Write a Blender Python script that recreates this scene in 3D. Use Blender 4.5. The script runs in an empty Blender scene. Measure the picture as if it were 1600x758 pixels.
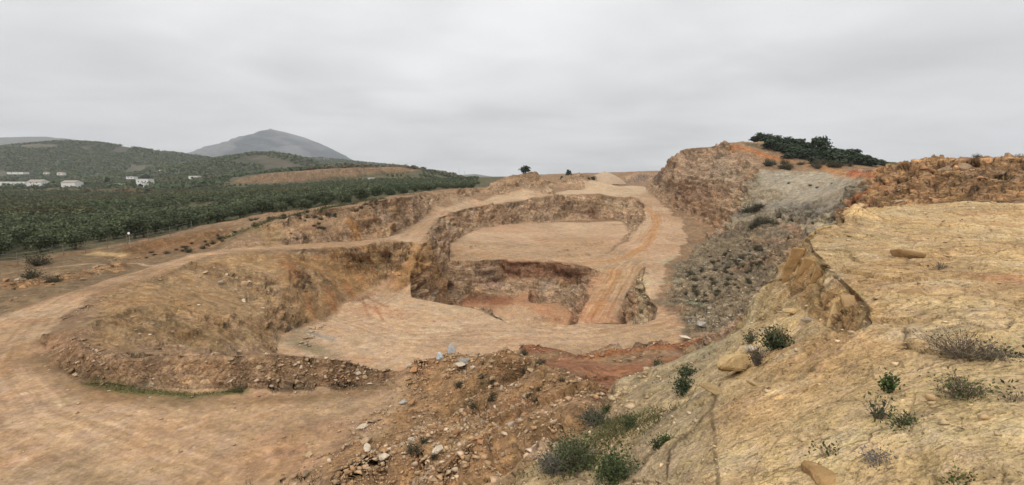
import bpy, bmesh, math, random
import numpy as np
from mathutils import Vector, Matrix
from mathutils.geometry import delaunay_2d_cdt

random.seed(7); RNG = np.random.default_rng(7)
SC = bpy.context.scene; COL = SC.collection
F = 760.0; CX, CY = 800.0, 379.0
PITCH = math.atan((379.0-265.0)/F); CP, SP = math.cos(PITCH), math.sin(PITCH)

# ------------------------------------------------------------------ camera rays
def pdir(px, py):
    u = (px-CX)/F; v = -(py-CY)/F
    return np.array([u, CP+v*SP, -SP+v*CP])
def D(px, py, d):                      # point on the ray at forward distance d
    r = pdir(px, py); return tuple(r*(d/r[1]))
def Z(px, py, z):                      # point on the ray at height z
    r = pdir(px, py); return tuple(r*(z/r[2]))
def H(px, d, z):                       # image column px, distance d, height z
    return ((px-CX)/F*(d*CP-z*SP), d, z)
def W(x, y, z): return (x, y, z)

# ------------------------------------------------------------------ numpy noise
def _h(ix, iy, iz, seed):
    h = ix*np.uint32(374761393)+iy*np.uint32(668265263)+iz*np.uint32(2147483647)+np.uint32((seed*144269+12345) & 0xffffffff)
    h = (h ^ (h >> np.uint32(13)))*np.uint32(1274126177)
    h = (h ^ (h >> np.uint32(16)))*np.uint32(2246822519)
    return ((h ^ (h >> np.uint32(15))) & np.uint32(0xffff)).astype(np.float32)/np.float32(65535.0)
def vnoise(x, y, z, seed=0):
    x = np.asarray(x, np.float32); y = np.asarray(y, np.float32); z = np.asarray(z, np.float32)
    fx, fy, fz = np.floor(x), np.floor(y), np.floor(z)
    ix = fx.astype(np.int64).astype(np.uint32); iy = fy.astype(np.int64).astype(np.uint32); iz = fz.astype(np.int64).astype(np.uint32)
    x = x-fx; y = y-fy; z = z-fz
    x = x*x*x*(x*(x*6-15)+10); y = y*y*y*(y*(y*6-15)+10); z = z*z*z*(z*(z*6-15)+10)
    o = np.uint32(1)
    def L(a, b, t): return a+(b-a)*t
    r = L(L(L(_h(ix, iy, iz, seed), _h(ix+o, iy, iz, seed), x), L(_h(ix, iy+o, iz, seed), _h(ix+o, iy+o, iz, seed), x), y),
          L(L(_h(ix, iy, iz+o, seed), _h(ix+o, iy, iz+o, seed), x), L(_h(ix, iy+o, iz+o, seed), _h(ix+o, iy+o, iz+o, seed), x), y), z)
    return r*2-1
def fbm(x, y, z, oct=4, seed=0, gain=0.5):
    s = 0; a = 1.0; t = 0
    for i in range(oct):
        s = s+a*vnoise(x*(2.03**i), y*(2.03**i), z*(2.03**i), seed+i*17); t += a; a *= gain
    return s/t
def ridged(x, y, z, oct=4, seed=0):
    s = 0; a = 1.0; t = 0
    for i in range(oct):
        s = s+a*(1-2*np.abs(vnoise(x*(2.1**i), y*(2.1**i), z*(2.1**i), seed+i*13))); t += a; a *= 0.5
    return s/t
def worley(u, v, w, seed, dims=3):
    """nearest scattered cell: three random numbers of the cell, offset from its centre, gap to the next cell"""
    u = np.asarray(u, np.float32); v = np.asarray(v, np.float32); w = np.asarray(w, np.float32)
    bu, bv, bw = np.floor(u-.5), np.floor(v-.5), np.floor(w-.5)
    f1 = np.full(u.shape, 9e9, np.float32); f2 = f1.copy(); R_ = [np.zeros(u.shape, np.float32) for _ in range(6)]
    for a in (0, 1):
        for b in (0, 1):
            for c in ((0, 1) if dims == 3 else (0,)):
                iu = (bu+a).astype(np.int64).astype(np.uint32); iv = (bv+b).astype(np.int64).astype(np.uint32); iw = (bw+c).astype(np.int64).astype(np.uint32) if dims == 3 else np.zeros(u.shape, np.uint32)
                h1, h2, h3 = _h(iu, iv, iw, seed), _h(iu, iv, iw, seed+1), _h(iu, iv, iw, seed+2)
                du = u-(bu+a+.5+(h1-.5)*.8); dv = v-(bv+b+.5+(h2-.5)*.8); dw = w-(bw+c+.5+(h3-.5)*.8) if dims == 3 else 0*u
                d = du*du+dv*dv+dw*dw; m = d < f1
                f2 = np.where(m, f1, np.minimum(f2, d)); f1 = np.where(m, d, f1)
                for k, q_ in enumerate((h1, h2, h3, du, dv, dw)): R_[k] = np.where(m, q_, R_[k])
    return R_, np.sqrt(f2)-np.sqrt(f1)
def sstep(a, b, x):
    t = np.clip((x-a)/(b-a), 0, 1); return t*t*(3-2*t)

# ------------------------------------------------------------------ terrain break lines
LINES = []; PTS = []
def line(*p): LINES.append(list(p))
def pts(*p): PTS.extend(p)

# near limestone ledge
line(D(1275,358,14.5), D(1300,352,16), D(1345,331,19.5), D(1375,322,22), D(1440,320,24), D(1520,316,26), D(1600,313,27.5), D(1750,309,30), D(2100,300,34))
line(H(1290,17,-5.6), H(1345,21.6,-5), H(1440,26.2,-3.9), H(1600,29.6,-3.2), H(1750,32.5,-3), H(2100,37,-2.6))
line(D(1275,358,14.5), D(1262,372,13.4), D(1268,388,12), D(1285,402,10.8), D(1305,425,9.3), D(1335,455,8), D(1365,487,6.9), D(1350,512,6.4))
line(H(1240,14.0,-2.9), H(1238,12.6,-2.75), D(1232,448,11.2), D(1248,472,9.7), D(1280,500,8.2), D(1310,523,7.1), D(1345,530,6.5))
LIP = [D(1236,398,15.0), D(1205,412,14.6), D(1192,440,14.2), D(1170,470,14), D(1150,510,13.4), D(1132,542,13), D(1095,552,13.2), D(1060,565,13.2), D(1020,582,13),
       D(985,605,12.3), D(968,628,11.6), D(945,655,10.6), D(905,690,9.4), D(860,722,8.5), D(815,752,7.8), D(775,795,7.1), W(-1.9,4.6,-4.6), W(-3.2,1.5,-4.4), W(-5,-6,-4.2)]
line(*LIP)
_L5 = []
for i, p in enumerate(LIP):
    a = np.array(LIP[max(i-1, 0)][:2]); b = np.array(LIP[min(i+1, len(LIP)-1)][:2]); t = (b-a)/np.linalg.norm(b-a)
    n = np.array([t[1], -t[0]]);
    if n[0]*(-1)+n[1]*0.6 < 0: n = -n
    k = 0.75 if i < 11 else 0.9
    _L5.append((p[0]+n[0]*k, p[1]+n[1]*k, p[2]-(2.6 if i < 12 else 1.9)))
line(*_L5)
pts(H(1250,19,-9.5), H(1190,19,-10.5), H(1130,19,-11.5), H(1060,19,-11.2), H(1000,18,-11))
pts(Z(1190,500,-3.45), Z(1130,600,-3.5), Z(1058,664,-3.5), Z(1060,620,-4.2), Z(1010,640,-4.7), Z(950,700,-4.75), Z(1000,722,-3.8), Z(900,752,-4.9), Z(1050,712,-3.25), Z(985,757,-3.7), Z(1040,757,-3.1))
line(Z(1114,642,-3.1), Z(1122,690,-2.9), Z(1126,757,-2.68), H(1128,3.0,-2.55))
pts(Z(1200,560,-3.05), Z(1250,600,-2.6), Z(1250,757,-2.38), Z(1600,757,-1.76), Z(1500,600,-1.9), Z(1400,650,-2.07), Z(1300,700,-2.3), Z(1600,500,-1.75), Z(1600,400,-1.74), Z(1450,420,-1.86), Z(1400,370,-1.8), Z(1700,600,-1.72), Z(1400,520,-2.02), Z(1500,480,-1.86))
pts(W(0.6,0.2,-1.75), W(0.6,-6,-1.7), W(6,-6,-1.6), W(12,2,-1.5), W(-1,2.6,-3.1), W(0.9,2.4,-2.15), W(2.0,1.2,-1.75), W(20,10,-1.5), W(40,20,-2))

# central heap of broken rock
line(D(905,668,12.3), D(925,645,16), D(900,615,19.5), D(870,595,21.5), D(830,570,24), D(790,566,26), D(760,568,27.5), D(725,572,30), D(700,562,31.5))
line(D(880,575,38), D(905,600,32), D(945,625,26), D(975,640,20))
line(D(660,590,30), D(645,620,27.5), D(640,660,24), D(620,700,21), D(585,730,19), D(540,758,17.5), H(480,14,-12.6), H(480,4,-12))
pts(D(700,640,24.5), D(740,655,22.5), D(740,600,26.5), D(790,620,22.5), D(780,690,18), D(830,670,17), D(720,740,17), D(840,720,13), D(780,758,13), H(700,11,-10.3), H(780,9,-8.4), H(650,5,-9.5))
# red ground and red berm
pts(D(930,595,37), D(1000,590,36.5), H(1060,36,-16.5))
line(D(800,566,43), D(880,562,43), D(960,570,41), D(1040,560,41), H(1100,42,-16.8))
line(D(780,556,44.5), D(830,538,46), D(870,545,46), D(905,555,44.5), D(940,548,45), D(985,545,45), D(1030,538,45), D(1080,530,45.5), D(1120,522,45))
line(H(700,41,-18.5), H(780,48,-19.8), H(830,49.5,-20), H(905,48.5,-20), H(985,49,-19.9), H(1070,49.5,-19.2))
# haul road, left
pts(Z(0,758,-13), Z(300,758,-12.9), Z(150,650,-13), Z(0,600,-13.2), Z(-200,600,-13), Z(400,650,-13.1), Z(500,690,-13), H(0,8,-12.8), H(300,8,-12.6), W(-70,8,-12), W(-70,30,-13), W(-70,50,-13))
line(Z(85,565,-13.1), Z(130,593,-13.1), Z(200,604,-13.2), Z(300,608,-13.2), Z(430,606,-13.3), Z(540,602,-13.4), Z(610,590,-13.5), Z(645,584,-13.6))
line(Z(108,520,-12.3), Z(132,550,-11.7), Z(200,557,-11.5), Z(300,553,-11.3), Z(430,552,-11.4), Z(520,557,-11.7), Z(590,573,-12.7), Z(650,577,-13.1))
line(H(150,33.5,-13.0), H(200,33.5,-13.3), H(300,33.8,-15.3), H(430,35,-17.0), H(520,35,-18.2), H(590,35.5,-18.2), H(660,36,-18))
line(Z(57,531,-12.9), Z(95,493,-12.9), Z(158,458,-12.9), Z(221,434,-12.9), Z(272,420,-12.9), Z(316,402,-13), Z(370,395,-13), Z(450,390,-13), Z(560,386,-12.9), Z(632,380,-12.8))
line(Z(-60,505,-13.2), Z(0,492,-13.2), Z(63,471,-13.1), Z(136,449,-13), Z(196,428,-13), Z(228,418,-13), Z(300,398,-13), Z(345,390,-13), Z(440,382,-13), Z(560,376,-12.9), Z(605,371,-12.8))
pts(D(300,550,38), D(350,550,42), D(380,500,52), D(300,480,49), D(250,470,49), D(200,480,43.5), D(450,450,65), D(500,420,77), D(560,425,80), D(430,480,60.5))
line(D(430,552,50), D(445,520,57), D(480,502,62.5), D(510,495,65), D(545,468,73), D(590,441,79))
line(D(590,441,79), D(620,411,82), D(640,390,85), D(650,379,88))
line(D(605,371,86), D(625,363,104), D(652,345,122), D(690,325,158), D(712,318,172), D(742,311,200), D(775,306,212), D(846,303,222))
# pit edges
CREST = [D(618,458,76), D(640,428,80), D(655,402,84), D(664,383,88), D(672,360,102), D(682,341,120), D(705,334,135), D(731,328,150), D(775,319,170), D(830,312,188), D(870,306,205), D(930,304,212), D(988,307,208), D(1004,318,193), D(1005,332,176)]
line(*CREST)
line(D(692,402,100), D(701,378,117), D(742,359,147), D(789,350,168), D(845,348,185), D(882,346,197), D(930,346,204), D(972,345,197), D(985,352,178))
pts(D(850,380,130), D(780,395,108), D(900,365,160), D(860,405,103))
line(D(1005,332,176), D(1000,350,156), D(985,372,138), D(955,393,117), D(905,410,104))
line(D(985,352,178), D(975,372,142), D(940,396,117))
line(D(692,402,100), D(700,410,100.3), D(720,411,100), D(800,411,100), D(880,414,100), D(925,418,99), D(940,424,98))
line(D(940,424,98), D(935,430,97.6), D(922,458,91), D(903,500,80), H(880,70,-27.6))
line(D(700,440,99.6), D(722,437,99.3), D(760,440,99), D(830,438,98.8), D(880,437,98.4), D(915,432,98))
line(D(705,476,96.5), D(722,478,95), D(760,476,94.5), D(830,470,94), D(875,474,93), D(893,489,89), H(880,80,-28.2))
line(D(1003,418,98), D(987,450,92), D(966,495,80), H(962,70,-27))
line(D(1003,418,98), D(1006,416,97), D(1002,440,84), D(1012,462,75), D(1024,480,69), D(1018,500,63.5), D(1000,507,62), D(960,506,62), D(910,504,62.5), D(880,508,61.5), D(850,512,60.5), D(800,506,62), D(785,499,64), D(745,481,69), D(700,474,71.5), D(645,464,75), D(618,458,76))
line(H(985,66,-26.6), H(960,65,-27.3), H(880,64,-27.5), H(800,64.5,-27.5), H(750,71.5,-27.5), H(700,74,-27), H(672,77.5,-27), H(686,88,-27.5), D(705,476,96.5))
pts(D(830,490,94), H(850,80,-28.4))
# near floor
pts(D(600,500,64), D(700,530,57), D(900,530,56), D(1050,500,62), H(560,48,-20), H(640,44,-20), H(700,47,-20), H(620,40,-19.2))
# right road and upper plaza
pts(D(1022,360,138), D(1042,340,165), D(1016,318,213), D(970,300,262), D(1020,390,115), D(1035,420,96), D(970,400,112), D(930,299,250), D(880,299,245))
line(D(846,303,222), H(858,240,-10.6), D(852,294,300), D(890,294,320), D(930,291,350), D(985,286,420), D(1012,285,430), H(1015,340,-11.4), D(1012,300,262))
line(H(853,236,-8), D(848,277,303), D(885,271,315), D(905,270,335), D(930,275,362), D(965,277,430), D(1000,269,450), D(1035,267,440))
pts(H(860,420,-4), H(1000,520,-2), H(900,520,-4))
# right cliff
line(D(1012,300,262), D(1035,312,215), D(1062,328,185), D(1095,347,155), D(1125,360,138), D(1100,376,128), D(1062,405,106), D(1045,430,89), D(1040,455,77), D(1055,490,64.5), D(1075,520,56), D(1105,528,51.5))
line(D(1035,267,440), D(1037,262,262), D(1050,245,235), D(1066,233,213), D(1100,231,203), D(1135,221,190), D(1160,219,190), D(1185,222,189), D(1230,233,186), D(1300,248,175), D(1385,263,150))
pts(D(1150,262,168), D(1110,300,163), D(1060,276,205), D(1090,262,190), D(1120,262,176))
line(D(1135,221,190), D(1165,250,170), D(1185,266,151))
line(D(1185,266,151), D(1160,305,140), D(1135,352,128))
line(D(1185,266,151), D(1250,268,145), D(1340,266,128), D(1385,264,92))
line(D(1125,360,138), D(1135,352,128), D(1200,345,112), D(1260,350,98), D(1312,354,84))
pts(D(1150,372,112), D(1200,385,92), D(1150,430,82), D(1200,430,74), D(1130,480,62), D(1180,470,60), D(1110,420,97), H(1250,60,-12.5), H(1300,50,-10), H(1400,35,-8), H(1250,32,-12), H(1150,34,-15.5), H(1080,36,-16.8), H(1330,28,-8.5))
pts(H(1080,250,10), H(1180,240,11), H(1300,230,5), H(1500,200,1), H(1100,330,4), H(1300,330,2))
# orange ridge
line(D(1385,264,92), D(1412,253,86), D(1440,246,80), D(1500,244,74), D(1560,248,70), D(1600,250,66), D(1800,250,60), D(2200,240,56))
line(D(1385,264,92), D(1350,290,84), D(1325,325,78), D(1312,354,72))
line(D(1312,354,72), D(1330,354,61), D(1400,330,46), D(1480,318,40), D(1600,308,36), D(1800,300,36))
pts(H(1500,92,0.6), H(1700,85,0.6), H(1450,120,0))
# left edge: grove side, embankment, upper wall
line(D(400,352,90), D(440,342,92), D(500,330,92), D(545,324,92), D(575,317,95), D(620,310,107), D(660,305,131), D(700,298,164), D(730,294,193), D(750,290,204), D(770,282,209), D(800,270,214), D(815,266,216), D(838,265,218), D(844,275,220.5), D(846,303,222))
line(D(0,411,68), D(60,405,71), D(130,392,76), D(200,381,82), D(260,368,90), D(330,352,98), D(390,338,106), D(450,330,113), D(540,318,118), D(600,308,130), D(660,300,160), D(710,296,205), D(760,292,240), D(800,288,255))
line(D(-60,440,58), D(0,430,60), D(90,419,64), D(180,411,69), D(210,405,72), D(300,392,77), D(330,388,80), D(400,352,92))
line(D(-60,415,66), D(60,409,69), D(130,397,73.5), D(190,386,79), D(260,372,86), D(340,355,94), D(395,342,103))
pts(H(850,250,-7), H(815,232,-3.5), H(838,234,-3.5), W(-110,60,-14))
# olive country
pts(H(-400,160,-15.6), H(-200,150,-15.5), H(100,150,-15.3), H(250,150,-14.5), H(350,150,-13.5), H(450,160,-11.5), H(530,160,-9.6), H(610,190,-7.6), H(690,250,-8.4), H(780,300,-8),
    D(640,271,420), D(690,281,400), D(740,288,380), D(560,281,420), D(480,289,400), D(400,294,380), D(300,303,350), D(200,307,330), H(-400,350,-17.5), H(0,350,-17.5), D(500,300,215), D(600,291,280), H(0,430,-19.5), H(120,430,-19.5), H(220,430,-19), H(-300,430,-19.5))
line(H(365,465,-12.5), D(440,287,478), D(520,282,486), D(600,275,494), D(645,270,497))
line(H(368,474,-10.5), D(390,275.5,482), D(420,271,488), D(500,265,497), D(560,262,503), D(620,260,507), D(655,266,506))
pts(H(0,520,-15.5), H(-500,520,-15.5), H(200,520,-15), H(300,520,-14), H(700,480,-11), H(440,640,-2), H(560,660,5), H(640,660,0), H(300,650,-12), H(760,600,-15), H(720,700,-16))
for a in range(-75, 76, 5):
    x, y = math.sin(math.radians(a))*900, math.cos(math.radians(a))*900
    PTS.append((x, y, -15 if a < -5 else -9))
for a in (-120, 120): PTS.append((math.sin(math.radians(a))*900, math.cos(math.radians(a))*900, -14))
pts(W(0,-60,-3), W(-60,-30,-10), W(60,-30,-2))

V2 = []; VZ = []; ED = []
def addv(p):
    for i, q in enumerate(V2):
        if abs(q[0]-p[0]) < 1e-4 and abs(q[1]-p[1]) < 1e-4: return i
    V2.append(Vector((p[0], p[1]))); VZ.append(p[2]); return len(V2)-1
for L in LINES:
    ii = [addv(p) for p in L]
    ED += [(a, b) for a, b in zip(ii[:-1], ii[1:]) if a != b]
for p in PTS: addv(p)
ov, oe, of, o_v, o_e, o_f = delaunay_2d_cdt(V2, ED, [], 0, 1e-5)
TV = np.array([(v.x, v.y) for v in ov]); TZ = np.zeros(len(ov))
_new = 0
for i, orig in enumerate(o_v):
    if orig: TZ[i] = np.mean([VZ[k] for k in orig])
    else:
        _new += 1; c = []
        for a, b in ED:
            A = np.array(V2[a]); B = np.array(V2[b]); ab = B-A; t = np.dot(TV[i]-A, ab)/np.dot(ab, ab)
            if -1e-6 <= t <= 1+1e-6 and np.linalg.norm(A+ab*t-TV[i]) < 1e-3: c.append(VZ[a]*(1-t)+VZ[b]*t)
        TZ[i] = np.mean(c) if c else -12
        print('crossing at', TV[i], c)
TRI = []
for f in of:
    for k in range(1, len(f)-1): TRI.append((f[0], f[k], f[k+1]))

# ------------------------------------------------------------------ polar sampling of the surface
NT, NR0, NR = 1400, 2600, 1480
TH = np.radians(np.linspace(-62, 62, NT)); R0, R1 = 0.9, 720.0
LR = np.linspace(math.log(R0), math.log(R1), NR0); RR = np.exp(LR)
GX = (np.sin(TH)[:, None]*RR[None, :]); GY = (np.cos(TH)[:, None]*RR[None, :])
GZ = np.full((NT, NR0), np.nan)
dth = TH[1]-TH[0]; dlr = LR[1]-LR[0]
for t in TRI:
    P = TV[list(t)]; z = TZ[list(t)]
    den = (P[1,1]-P[2,1])*(P[0,0]-P[2,0])+(P[2,0]-P[1,0])*(P[0,1]-P[2,1])
    if abs(den) < 1e-9: continue
    def inside(x, y):
        a = ((P[1,1]-P[2,1])*(x-P[2,0])+(P[2,0]-P[1,0])*(y-P[2,1]))/den
        b = ((P[2,1]-P[0,1])*(x-P[2,0])+(P[0,0]-P[2,0])*(y-P[2,1]))/den
        return a, b, 1-a-b
    o = inside(0.0, 0.0)
    th = np.arctan2(P[:,0], P[:,1]); rr = np.hypot(P[:,0], P[:,1])
    mind = 1e9
    for k in range(3):
        A, B = P[k], P[(k+1)%3]; ab = B-A; tt = np.clip(-np.dot(A, ab)/np.dot(ab, ab), 0, 1); mind = min(mind, np.linalg.norm(A+ab*tt))
    if min(o) >= 0: mind = 0.1
    if min(o) >= 0 or th.max()-th.min() > math.pi: i0, i1 = 0, NT
    else:
        i0 = max(0, int((th.min()-TH[0])/dth)-1); i1 = min(NT, int((th.max()-TH[0])/dth)+3)
    j0 = max(0, int((math.log(max(mind, 0.1))-LR[0])/dlr)-1); j1 = min(NR0, int((math.log(rr.max())-LR[0])/dlr)+3)
    if i1 <= i0 or j1 <= j0: continue
    a, b, c = inside(GX[i0:i1, j0:j1], GY[i0:i1, j0:j1])
    m = (a >= -1e-6) & (b >= -1e-6) & (c >= -1e-6)
    sub = GZ[i0:i1, j0:j1]; sub[m] = (a*z[0]+b*z[1]+c*z[2])[m]
print('nan', np.isnan(GZ).sum(), 'tris', len(TRI), 'new', _new)
GZ = np.where(np.isnan(GZ), -12, GZ)
def blur(a, k, ax):
    ker = np.exp(-0.5*(np.arange(-2*k, 2*k+1)/k)**2); ker /= ker.sum()
    pad = [(0, 0), (0, 0)]; pad[ax] = (2*k, 2*k); b = np.pad(a, pad, mode='edge'); o = np.zeros_like(a)
    n = a.shape[ax]
    for i, w in enumerate(ker):
        o += w*(b[i:i+n, :] if ax == 0 else b[:, i:i+n])
    return o
GZ = blur(blur(GZ, 2, 1), 2, 0)
def base_z(x, y):
    th = np.arctan2(x, y); lr = np.log(np.maximum(np.hypot(x, y), R0))
    a = np.clip((th-TH[0])/dth, 0, NT-1.001); b = np.clip((lr-LR[0])/dlr, 0, NR0-1.001)
    i = a.astype(int); j = b.astype(int); a = a-i; b = b-j
    return (GZ[i,j]*(1-a)+GZ[i+1,j]*a)*(1-b)+(GZ[i,j+1]*(1-a)+GZ[i+1,j+1]*a)*b
def hit(px, py):                       # where the view ray first meets the bare ground
    r = pdir(px, py); th = math.atan2(r[0], r[1]); s = r[2]/math.hypot(r[0], r[1])
    i = min(max((th-TH[0])/dth, 0), NT-1.001); k = int(i); f = i-k
    col = GZ[k]*(1-f)+GZ[k+1]*f; m = np.nonzero(col >= s*RR)[0]
    j = m[0] if len(m) else NR0-1
    return np.array([math.sin(th)*RR[j], math.cos(th)*RR[j], col[j]])

# adaptive rows: equal steps along the profile, measured as an angle
dz = np.diff(GZ, axis=1); ds = np.sqrt(1+(dz/np.diff(RR)[None, :]*1.0)**2)*dlr
w = np.sqrt(np.diff(RR)[None, :]**2+ (2.2*dz)**2)/RR[None, 1:]
gr = np.where(RR[1:] < 2.2, 0.3, 1.0)[None, :]*np.where(RR[1:] > 300, 0.7, 1.0)[None, :]
w = blur(w*gr, 6, 0); cs = np.concatenate([np.zeros((NT, 1)), np.cumsum(w, 1)], 1); cs /= cs[:, -1:]
q = np.linspace(0, 1, NR); LRN = np.zeros((NT, NR))
for i in range(NT): LRN[i] = np.interp(q, cs[i], LR)
RN = np.exp(LRN); X = np.sin(TH)[:, None]*RN; Y = np.cos(TH)[:, None]*RN
Zb = base_z(X.ravel(), Y.ravel()).reshape(X.shape)
P = np.stack([X, Y, Zb], -1)
def normals(P):
    a = np.gradient(P, axis=0); b = np.gradient(P, axis=1); n = np.cross(b, a)
    n /= np.linalg.norm(n, axis=-1, keepdims=True)+1e-12
    return n*np.sign(n[..., 2:3]+1e-9)
N = normals(P)
Nf = N.reshape(-1, 3); Pf = P.reshape(-1, 3); x, y, z = Pf[:,0], Pf[:,1], Pf[:,2]; r = np.hypot(x, y)
slope = np.sqrt(np.maximum(0, 1-Nf[:,2]**2))/np.maximum(Nf[:,2], 0.05)
wn = [fbm(x/9, y/9, z/9, 4, s) for s in (101, 202, 303)]          # shared wobble fields
wf = [fbm(x/1.6, y/1.6, z/1.6, 3, s) for s in (111, 212, 313)]

def cap(points, rpx, soft=0.5, wob=0.35, rm=None):
    """weight of a soft, ragged-edged tube round a polyline of image points laid on the ground; radius in metres where rm is given"""
    pp = [hit(*p) if len(p) == 2 else np.array(p) for p in points]
    out = np.zeros(len(x), np.float32)
    if len(pp) == 1: pp = pp*2
    for A, B in zip(pp[:-1], pp[1:]):
        Rm = rm or rpx/F*0.5*(np.linalg.norm(A)+np.linalg.norm(B))
        k = Rm*2
        m = (x > min(A[0], B[0])-k) & (x < max(A[0], B[0])+k) & (y > min(A[1], B[1])-k) & (y < max(A[1], B[1])+k)
        idx = np.nonzero(m)[0]
        if not len(idx): continue
        q = Pf[idx]-A; ab = B-A; t = np.clip((q@ab)/max(ab@ab, 1e-6), 0, 1)
        d = np.linalg.norm(q-t[:, None]*ab, axis=1)
        d = d/Rm+wob*(wn[0][idx]*0.8+wf[1][idx]*0.5)
        out[idx] = np.maximum(out[idx], 1-sstep(1-soft, 1+soft*0.4, d))
    return out
def poly(points, soft=1.0, wob=1.0):
    """weight inside a ground polygon (image points laid on the ground, or world points), ragged edges; soft in metres"""
    pp = np.array([(hit(*p) if len(p) == 2 else np.array(p))[:2] for p in points])
    xx = x+wob*(wn[0]*1.2+wf[0]*0.4); yy = y+wob*(wn[1]*1.2+wf[1]*0.4)
    ins = np.zeros(len(x), bool); dist = np.full(len(x), 1e9, np.float32)
    for k in range(len(pp)):
        A, B = pp[k], pp[(k+1) % len(pp)]
        c = ((A[1] > yy) != (B[1] > yy))
        with np.errstate(divide='ignore', invalid='ignore'):
            ins ^= c & (xx < (B[0]-A[0])*(yy-A[1])/(B[1]-A[1]+1e-12)+A[0])
        ab = B-A; t = np.clip(((xx-A[0])*ab[0]+(yy-A[1])*ab[1])/max(ab@ab, 1e-9), 0, 1)
        dist = np.minimum(dist, np.hypot(xx-A[0]-t*ab[0], yy-A[1]-t*ab[1]))
    sd = np.where(ins, dist, -dist)
    return sstep(-soft, soft, sd).astype(np.float32)

# ------------------------------------------------------------------ ground colours (albedo) and kinds
C = dict(dust=(.375,.270,.185), dustred=(.34,.20,.125), tan=(.31,.213,.137), soil=(.16,.108,.062), mid=(.225,.152,.096), rock=(.52,.372,.262), red=(.215,.108,.066), orange=(.32,.175,.085),
         lime=(.475,.345,.19), limep=(.50,.405,.26), limeo=(.41,.26,.13), grey=(.30,.258,.19), greyd=(.18,.148,.10), grass=(.085,.085,.035), field=(.075,.075,.042), pale=(.46,.37,.26), blue=(.19,.185,.175), dark=(.10,.072,.045), green=(.13,.135,.055), greenp=(.23,.24,.155))
col = np.tile(np.array(C['soil'], np.float32), (len(x), 1))
def paint(w, c, k=1.0):
    global col
    w = np.clip(w*k, 0, 1)[:, None]; col = col*(1-w)+np.array(C[c] if isinstance(c, str) else c, np.float32)*w
rocky = sstep(0.26, 0.62, slope+0.22*wn[0]+0.12*wf[0]).astype(np.float32)
sandy = np.maximum.reduce([cap([(440,362),(485,350),(535,348)], 20, .7), cap([(450,405),(500,415),(540,440),(520,470),(470,480)], 34, .8), cap([(330,385),(400,352)], 7, .7)])
rocky = np.maximum.reduce([rocky*(1-.85*sandy), cap([(775,297),(805,287),(836,284)], 15, .6), cap([(858,287),(890,284),(922,286)], 9, .6), cap([(960,280),(1000,275),(1032,271)], 13, .6)])
BW = cap([(108,530),(140,572),(200,575),(300,575),(430,575),(540,578),(610,582)], 34, .7); rocky = rocky*(1-BW)
paint(1-rocky, 'mid'); paint(rocky, 'rock', .85); paint(rocky*sstep(.05, .5, wn[1]), 'orange', .30)
# weathering of the rock: dark seams, pale fresh faces, stains that run down the face
sm = ridged(x/6, y/6, z/2.2, 4, 501); paint(rocky*sstep(.35, .85, sm), 'soil', .30)
pf = fbm(x/3.5, y/3.5, z/2.0, 4, 502); paint(rocky*sstep(.12, .5, pf), (.37,.285,.20), .55)
stn = fbm(x/1.6, y/1.6, z/9, 4, 503); paint(rocky*sstep(.10, .45, stn), (.32,.19,.10), .45); paint(rocky*sstep(.15, .5, -stn), (.30,.22,.155), .35)
bd = fbm(x/14, y/14, (z+.12*x)/.9, 4, 504); paint(rocky*sstep(.1, .4, bd), (.34,.26,.185), .5); paint(rocky*sstep(.1, .4, -bd), (.30,.205,.135), .4)
def streak(w, ang, c, k, sx_=9, sy_=1.1, seed=0, lo=.05, hi=.45):
    ca_, sa_ = math.cos(ang), math.sin(ang); u_ = x*ca_+y*sa_; v_ = -x*sa_+y*ca_
    f_ = fbm(u_/sx_+.15*wf[0], v_/sy_+.3*wn[0], z/4, 4, seed); paint(w*sstep(lo, hi, f_), c, k); return f_
# flat worked floors and roads
floor = poly([(430,552),(445,520),(510,495),(545,468),(618,458),(745,481),(785,499),(850,512),(910,504),(1018,500),(1055,490),(1075,520),H(1060,50,-19.5),H(830,50,-20),H(640,41,-19.5),H(560,44,-20)], .5, 1.2)
paint(floor, 'dust')
midf = poly([(699,380),(737,360),(781,351),(830,349),(875,347),(930,347),(972,346),(985,360),(940,400),(905,412),(800,409),(712,408)], .8, 1.8)
paint(midf, 'dust')
rroad = poly([(940,424),(905,412),(955,394),(985,373),(1002,350),(1007,330),(1005,318),(985,307),(930,303),(870,305),(852,301),(852,298),(890,297),(985,290),(1008,291),(1012,300),(1030,313),(1050,333),(1068,352),(1066,378),(1046,406),(1032,432),(1030,458),(1040,490),(1020,498),(1024,480),(1012,462),(1003,440),(1004,419)], .45, 2.2)
paint(rroad, 'dust')
ramp = poly([(940,426),(1002,420),(985,450),(955,500),(905,500),(925,455)], 1.2, .6); paint(ramp, (.33,.225,.145), .9)
pitb = poly([H(705,96,-27),(760,470),(830,462),(900,485),H(955,88,-28),H(980,70,-27),H(800,65,-27),H(680,80,-27)], 1.5, 1.0); paint(pitb, 'dustred', .85); paint(pitb*sstep(-.2,.4,wn[2]), 'red', .5)
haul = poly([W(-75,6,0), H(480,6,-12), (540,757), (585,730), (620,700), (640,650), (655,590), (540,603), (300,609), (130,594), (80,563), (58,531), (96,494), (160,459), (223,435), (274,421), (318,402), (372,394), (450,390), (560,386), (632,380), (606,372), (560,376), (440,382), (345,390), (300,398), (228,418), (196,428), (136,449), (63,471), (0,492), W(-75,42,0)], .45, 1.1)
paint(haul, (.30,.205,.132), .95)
bench = poly([(606,371),(632,381),(660,384),(672,361),(683,342),(705,335),(731,329),(775,320),(830,313),(870,306),(850,302),(775,306),(742,311),(712,318),(690,325),(652,345),(625,363)], 1.5, .7); paint(bench, 'dust', .9)
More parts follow.
